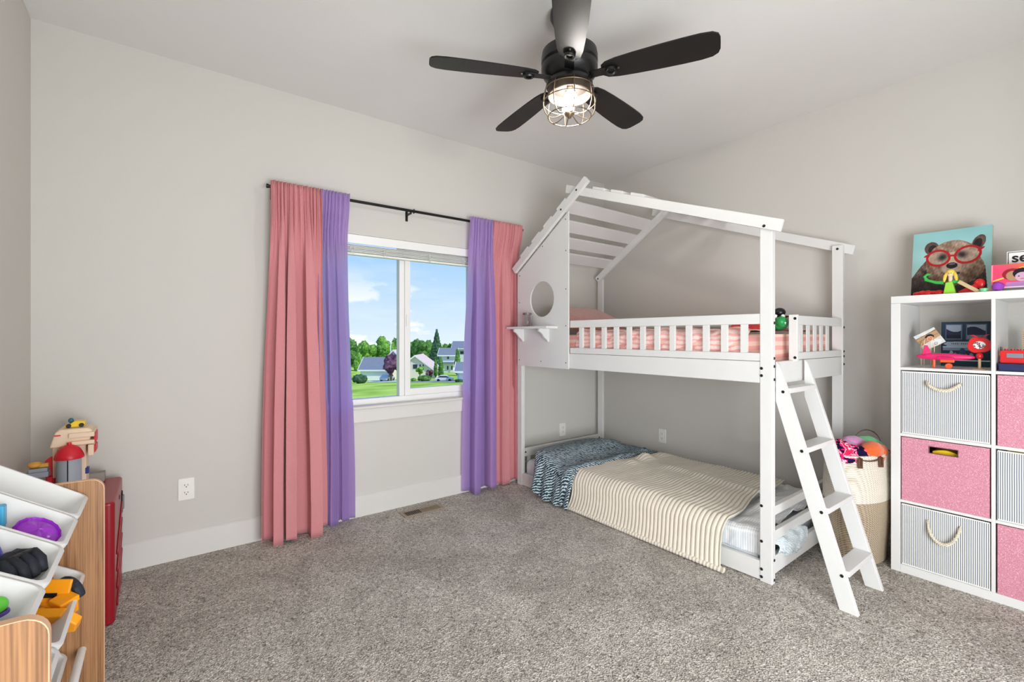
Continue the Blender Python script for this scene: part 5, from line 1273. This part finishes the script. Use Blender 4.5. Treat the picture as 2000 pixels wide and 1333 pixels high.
o = MB().box(-3.835, -3.742, -.165, -.112, CH + .001, .566).build('grey_box', mat('grey_card', (150, 144, 138), .7, var=.1), bevel=.003); tag(o, 'flat grey box behind the toy house on the chest', 'box')
# ================================================================== outside
def gz(y):
    if y < 24: return -3.4
    if y < 92: return lerp(-3.4, -8.3, (y - 24) / 68)
    if y < 150: return -8.3
    return -8.3 + (y - 150) * .004
def at(px, t):
    p = CAM + (FW + RT * ((px - 1000) / FPX)) * t
    return Vector((p.x, p.y, gz(p.y)))
def pxm(n, t): return n * t / FPX
M_lawn = ramp_mat('lawn_grass', 'ShaderNodeTexNoise', [(.32, (124, 160, 62)), (.50, (160, 192, 84)), (.66, (188, 208, 108))], .95, Scale=.22, Detail=8.0, spec=.05)
M_road = mat('asphalt_grey', (150, 152, 150), .9, var=.15, vscale=.4); M_drive = mat('driveway_concrete', (176, 190, 180), .9, var=.1, vscale=.5)
def gsurf(name, x0, x1, y0, y1, m, dz=0.0, nx=2, ny=60):
    return struct(MB().grid(lambda u, v: (lerp(x0, x1, u), lerp(y0, y1, v), gz(lerp(y0, y1, v)) + dz), nx, ny).build(name, m, smooth=180))
gsurf('ground', -260, 330, .4, 420, M_lawn)
def strip(name, pts, m, dz=.05):
    V = [Vector((p.x, p.y, gz(p.y) + dz)) for p in pts]; return struct(MB().add(V, [tuple(range(len(V)))]).build(name, m))
strip('street', [at(790, 84), at(1010, 62), at(1040, 69), at(790, 94)], M_road)
strip('driveway', [at(716, 92), at(778, 84), at(776, 99), at(722, 99)], M_drive, .06)
def local(name, label, cat, px, t, rz=0.0, group=None):
    o = thing(name, label, cat, at(px, t), group, org=(0, 0, 0)); o.rotation_euler = (0, 0, -YAW + R(rz)); return o
M_siding = mat('cream_siding', (238, 226, 216), .7, var=.05); M_wsid = mat('white_siding', (232, 236, 240), .7, var=.05); M_blsid = mat('pale_aqua_siding', (190, 226, 226), .7, var=.05)
M_shg = mat('grey_shingles', (120, 126, 140), .9, var=.2, vscale=1.5); M_shp = mat('pink_brown_shingles', (214, 186, 184), .9, var=.15, vscale=1.5); M_tw = mat('outdoor_white_trim', (244, 244, 242), .6); M_pane = mat('dark_window_pane', (52, 62, 78), .15)
def gable(o, w, d, he, hr, wall, roof, axis='x', ov=.45, x0=None):
    """box house with a gable roof; local x right, y away; ridge along axis"""
    x0 = -w / 2 if x0 is None else x0; x1 = x0 + w
    MB().box(x0, x1, 0, d, -1.0, he).build('wall', wall, o)
    if axis == 'x':
        for s, (ya, yb) in enumerate(((-ov, d / 2), (d + ov, d / 2))):
            sl = (hr - he) / (d / 2)
            za = he - ov * sl
            MB().add([(x0 - ov, ya, za), (x1 + ov, ya, za), (x1 + ov, yb, hr), (x0 - ov, yb, hr), (x0 - ov, ya, za + .18), (x1 + ov, ya, za + .18), (x1 + ov, yb, hr + .18), (x0 - ov, yb, hr + .18)], [(0, 1, 2, 3), (4, 7, 6, 5), (0, 4, 5, 1), (1, 5, 6, 2), (2, 6, 7, 3), (3, 7, 4, 0)]).build('roof', roof, o)
        for xx in (x0, x1 - .02): MB().prism([(0, he), (d, he), (d / 2, hr)], 'x', xx, xx + .02).build('gable_end', wall, o)
        MB().box(x0 - ov, x1 + ov, -ov - .08, -ov, he - ov * (hr - he) / (d / 2) - .12, he - ov * (hr - he) / (d / 2) + .2).build('fascia', M_tw, o)
        for xx in (x0 - ov - .06, x1 + ov - .02):
            MB().prism([(-ov, he - ov * (hr - he) / (d / 2) - .1), (-ov, he - ov * (hr - he) / (d / 2) + .22), (d / 2, hr + .22), (d / 2, hr - .1)], 'x', xx, xx + .08).build('barge_board', M_tw, o)
    else:
        xm = (x0 + x1) / 2; sl = (hr - he) / (w / 2)
        for (xa, sg_) in ((x0 - ov, 1), (x1 + ov, -1)):
            za = he - ov * sl
            MB().add([(xa, -ov, za), (xa, d + ov, za), (xm, d + ov, hr), (xm, -ov, hr), (xa, -ov, za + .18), (xa, d + ov, za + .18), (xm, d + ov, hr + .18), (xm, -ov, hr + .18)], [(0, 1, 2, 3), (4, 7, 6, 5), (0, 4, 5, 1), (1, 5, 6, 2), (2, 6, 7, 3), (3, 7, 4, 0)]).build('roof', roof, o)
            MB().prism([(xa, za - .12), (xa, za + .22), (xm, hr + .22), (xm, hr - .14)], 'y', -ov - .08, -ov).build('barge_board', M_tw, o)
        MB().prism([(x0, he), (x1, he), (xm, hr)], 'y', 0, .02).build('gable_end', wall, o)
def win(o, x, z, w, h, y=-.04):
    f = MB().box(x - w / 2 - .12, x + w / 2 + .12, y, y + .05, z - h / 2 - .12, z + h / 2 + .12).build('window', M_tw, o)
    MB().box(x - w / 2, x + w / 2, y - .03, y + .01, z - h / 2, z + h / 2).build('pane', M_pane, f)
t = 100
g_ = local('garage_house', 'long cream house with grey shingle roof left of the mullion', 'house', 733, t)
gable(g_, 7.0, 7, 2.4, 4.7, M_siding, M_shg, 'x', x0=-3.2)
MB().box(-2.9, 2.4, -.06, 0, 0, 2.1).build('garage_door', M_tw, g_)
g2 = local('pink_roof_house', 'cream house with pinkish roof peak behind the purple tree', 'house', 770, 108)
gable(g2, 5.5, 8, 3.3, 6.2, M_siding, M_shp, 'y', x0=-2.9)
g3 = local('gable_house', 'cream house with white gable and dark windows in the right pane', 'house', 811, 104)
gable(g3, 9.4, 9, 1.6, 5.1, M_siding, M_shp, 'y', x0=-4.7)
for x, w_ in ((0.0, 1.0), (1.1, .3), (1.8, .3)): win(g3, x, 2.7, w_, 1.0)
g4 = local('white_two_storey_house', 'white two-storey house with grey roof between the cypresses', 'house', 873, 122)
gable(g4, 4.2, 6, 4.6, 6.2, M_wsid, M_shg, 'x', x0=-2.0)
for x, z in ((.3, 4.0), (-1.2, 1.2), (.2, 1.2), (1.3, 1.2)): win(g4, x, z, .4 if z < 2 else .5, 1.0)
MB().box(-2.2, 2.4, -1.0, 0, 2.4, 2.7).build('porch_roof', M_shg, g4)
for x in (-1.9, 1.9): MB().box(x - .08, x + .08, -.9, -.74, 0, 2.4).build('porch_post', M_tw, g4)
g5 = local('hill_house', 'white house with dark roof far off at the right of the window', 'house', 902, 160)
gable(g5, 6, 7, 5.4, 7.6, M_wsid, M_shg, 'x', x0=-3.2); win(g5, 0, 3.8, 1.2, 1.0)
g6 = local('aqua_garage', 'pale aqua shed with white eaves at the right edge of the window', 'shed', 905, 78)
gable(g6, 4.5, 4, 1.75, 2.9, M_blsid, M_shg, 'x', ov=.5, x0=-1.0)
MB().box(-.7, .5, -.05, 0, 0, 1.5).build('door', M_tw, g6)
def leafmat(name, c0, c1, c2):
    return ramp_mat(name, 'ShaderNodeTexNoise', [(.30, c0), (.50, c1), (.68, c2)], .95, Scale=1.4, Detail=6.0, bump=.9, dist=.6, spec=.05)
M_lf1 = leafmat('bright_green_leaves', (66, 108, 46), (110, 158, 70), (150, 192, 96)); M_lf2 = leafmat('mid_green_leaves', (48, 84, 44), (84, 128, 62), (120, 160, 84)); M_lf3 = leafmat('conifer_needles', (38, 64, 50), (66, 98, 72), (96, 126, 96)); M_lf4 = leafmat('purple_leaves', (66, 42, 66), (104, 72, 96), (138, 104, 124)); M_bark = mat('tree_bark', (92, 76, 62), .95, var=.3)
def leafy(b, c, r, n, seed, flat=1.0):
    r_ = random.Random(seed); c = Vector(c)
    for k in range(n):
        d = Vector((r_.gauss(0, 1), r_.gauss(0, 1), r_.gauss(0, 1))).normalized() * r_.uniform(.35, .8)
        q = r_.uniform(.30, .48)
        b.ell(c + Vector((d.x * r[0], d.y * r[1], d.z * r[2])), (r[0] * q, r[1] * q, r[2] * q), 14, 9, jit=.55, jf=4.5)
def tree(name, label, px, t, half_px, top_px, base_px, m, seed, n=16, group='trees beyond the lawn', trunk=.25):
    o = local(name, label, 'tree', px, t, 0, group)
    zb = CAM.z - (base_px - HORIZON) / FPX * t - o.location.z; zt = CAM.z - (top_px - HORIZON) / FPX * t - o.location.z
    r = (pxm(half_px, t), pxm(half_px, t), (zt - zb) / 2)
    b = MB(); leafy(b, (0, 0, (zt + zb) / 2), r, n, seed); b.build('crown', m, o, smooth=180)
    MB().cyl((0, 0, -1.0), (0, 0, max((zt + zb) / 2, .5)), trunk, 8, trunk * .6).build('trunk', M_bark, o, smooth=40)
for i, (px, t, hp, tp_, bp_, m, lb) in enumerate((
    (694, 150, 20, 660, 716, M_lf2, 'green tree at the far left of the left pane'), (714, 142, 20, 664, 712, M_lf1, 'bright green tree above the cream house roof'), (733, 155, 17, 672, 715, M_lf2, 'darker green tree in the middle of the left pane'),
    (752, 148, 22, 657, 712, M_lf1, 'tall bright tree behind the lamp pole'), (776, 158, 18, 656, 715, M_lf2, 'green tree next to the mullion in the left pane'), (808, 150, 16, 660, 712, M_lf2, 'green tree beside the mullion in the right pane'),
    (826, 146, 22, 657, 710, M_lf2, 'broad round tree behind the gabled house'), (846, 156, 14, 672, 712, M_lf2, 'lower green tree left of the tall conifer'), (874, 165, 14, 672, 705, M_lf2, 'green tree right of the tall conifer'), (704, 128, 13, 690, 742, M_lf1, 'leafy tree crowding the left end of the cream house'))):
    tree('leafy_tree', lb, px, t, hp, tp_, bp_, m, i + 3)
tree('purple_tree', 'round purple-leaved tree in front of the cream house', 764, 95, 17, 691, 731, M_lf4, 77, 18, 'garden trees')
tree('small_green_tree', 'small green tree before the gabled house', 820, 98, 9, 715, 733, M_lf1, 78, 10, 'garden trees', .12)
tree('purple_bush', 'dark purple bush beside the gabled house corner', 838, 99, 9, 721, 742, M_lf4, 79, 10, 'garden bushes', .1)
# conifer
o = local('tall_conifer', 'tall dark conifer rising above the other trees', 'tree', 853, 138)
zt = CAM.z - (643 - HORIZON) / FPX * 138 - o.location.z
b = MB()
for k in range(11):
    u = k / 10; z = lerp(1.5, zt - .8, u); r_ = lerp(2.9, .35, u ** .9)
    for j in range(7):
        a = j * 2 * math.pi / 7 + k * .6; b.ell((r_ * .55 * math.cos(a), r_ * .55 * math.sin(a), z - r_ * .12), (r_ * .48, r_ * .48, .75), 10, 7, jit=.5, jf=5)
b.lathe([(.5, zt - 1.5), (0, zt)], (0, 0, 0), 8); b.build('crown', M_lf3, o, smooth=180); MB().cyl((0, 0, -1), (0, 0, zt * .6), .35, 8, .15).build('trunk', M_bark, o)
for px, t, hp, tp_, bp_, lb in ((851, 101, 4, 701, 735, 'narrow green cypress nearest the gabled house'), (861, 103, 5.5, 697, 737, 'tall cypress hiding the left of the white house'), (893.5, 112, 6.5, 683, 730, 'tallest cypress right of the white house')):
    o = local('cypress', lb, 'tree', px, t, 0, 'cypresses'); zb = CAM.z - (bp_ - HORIZON) / FPX * t - o.location.z; zt = CAM.z - (tp_ - HORIZON) / FPX * t - o.location.z; r_ = pxm(hp, t)
    b = MB()
    for k in range(9): u = k / 8; b.ell((0, 0, lerp(zb + .4, zt - .5, u)), (r_ * (1 - .55 * max(0, u - .4) / .6), r_ * (1 - .55 * max(0, u - .4) / .6), (zt - zb) * .11), 14, 9, jit=.35, jf=5)
    b.build('crown', M_lf2, o, smooth=180); MB().cyl((0, 0, -1), (0, 0, 1.0), .12, 8).build('trunk', M_bark, o)
for px, t, rx, h_, lb, m in ((829, 84, 12, 12, 'rounded clipped bush on the far lawn', M_lf2), (808, 86, 4.5, 7, 'small round shrub beside the mullion', M_lf1), (703, 88, 13, 18, 'dark shrubbery at the left end of the driveway', M_lf3), (897, 73, 8, 6, 'low dark hedge in front of the aqua shed', M_lf3)):
    o = local('shrub', lb, 'shrub', px, t, 0, 'garden bushes'); b = MB(); r_ = (pxm(rx, t), pxm(rx, t) * .8, pxm(h_, t) / 2)
    b.ell((0, 0, r_[2]), r_, 18, 12, jit=.3, jf=4)
    for k in range(5): b.ell(((k - 2) * r_[0] * .35, -.1, r_[2] * (1.0 + .15 * (k % 2))), (r_[0] * .4, r_[1] * .5, r_[2] * .8), 12, 8, jit=.4, jf=5)
    b.build('foliage', m, o, smooth=180)
o = local('lamp_pole', 'white street lamp pole above the cream house', 'lamp post', 763, 112)
zt = CAM.z - (668 - HORIZON) / FPX * 112 - o.location.z
MB().cyl((0, 0, -.5), (0, 0, zt - .6), .14, 10, .10).build('pole', M_tw, o, smooth=40); MB().lathe([(.12, zt - .7), (.28, zt - .4), (.26, zt), (.05, zt + .12), (0, zt + .12)], (0, 0, 0), 12).build('lamp_head', M_tw, o, smooth=40)
def car(px, t, lb, col, rz=0):
    o = local('parked_car', lb, 'car', px, t, rz, 'parked cars'); m = mat('car_paint_' + lb.split()[0], col, .25)
    o.scale = (.72, .72, .72) if rz == 0 else (1, 1, 1)
    MB().prism([(-2.1, .35), (2.1, .35), (2.15, .8), (1.3, .95), (.7, 1.42), (-1.0, 1.45), (-1.7, .98), (-2.15, .85)], 'y', -.8, .8).build('body', m, o, bevel=.06)
    MB().prism([(1.15, .97), (.65, 1.36), (-.95, 1.38), (-1.5, 1.0)], 'y', -.83, .83).build('window_band', M_pane, o)
    for x in (-1.35, 1.35):
        for y in (-.82, .66): MB().cyl((x, y, .33), (x, y + .16, .33), .33, 16).build('wheel', M_blk, o, smooth=40)
car(868, 80, 'white car parked on the street at the window bottom', (226, 228, 232)); car(757, 97, 'silver car parked beside the purple tree', (200, 206, 214), 80)
# the tree line goes on to both sides of what the window shows
for i, px in enumerate((420, 455, 488, 520, 552, 584, 612, 640, 668)):
    tree('leafy_tree', 'green tree in the row left of the window view', px, 140 + 7 * (i % 3), 22, 658 + 5 * (i % 3), 716, (M_lf2, M_lf1)[i % 2], 100 + i, 12, 'tree row beyond the lawn on the left')
for i, px in enumerate((925, 955, 985, 1015, 1050)):
    tree('leafy_tree', 'green tree in the row right of the window view', px, 150 + 6 * (i % 2), 20, 662 + 4 * (i % 3), 716, (M_lf2, M_lf1)[i % 2], 140 + i, 12, 'tree row beyond the lawn on the right')
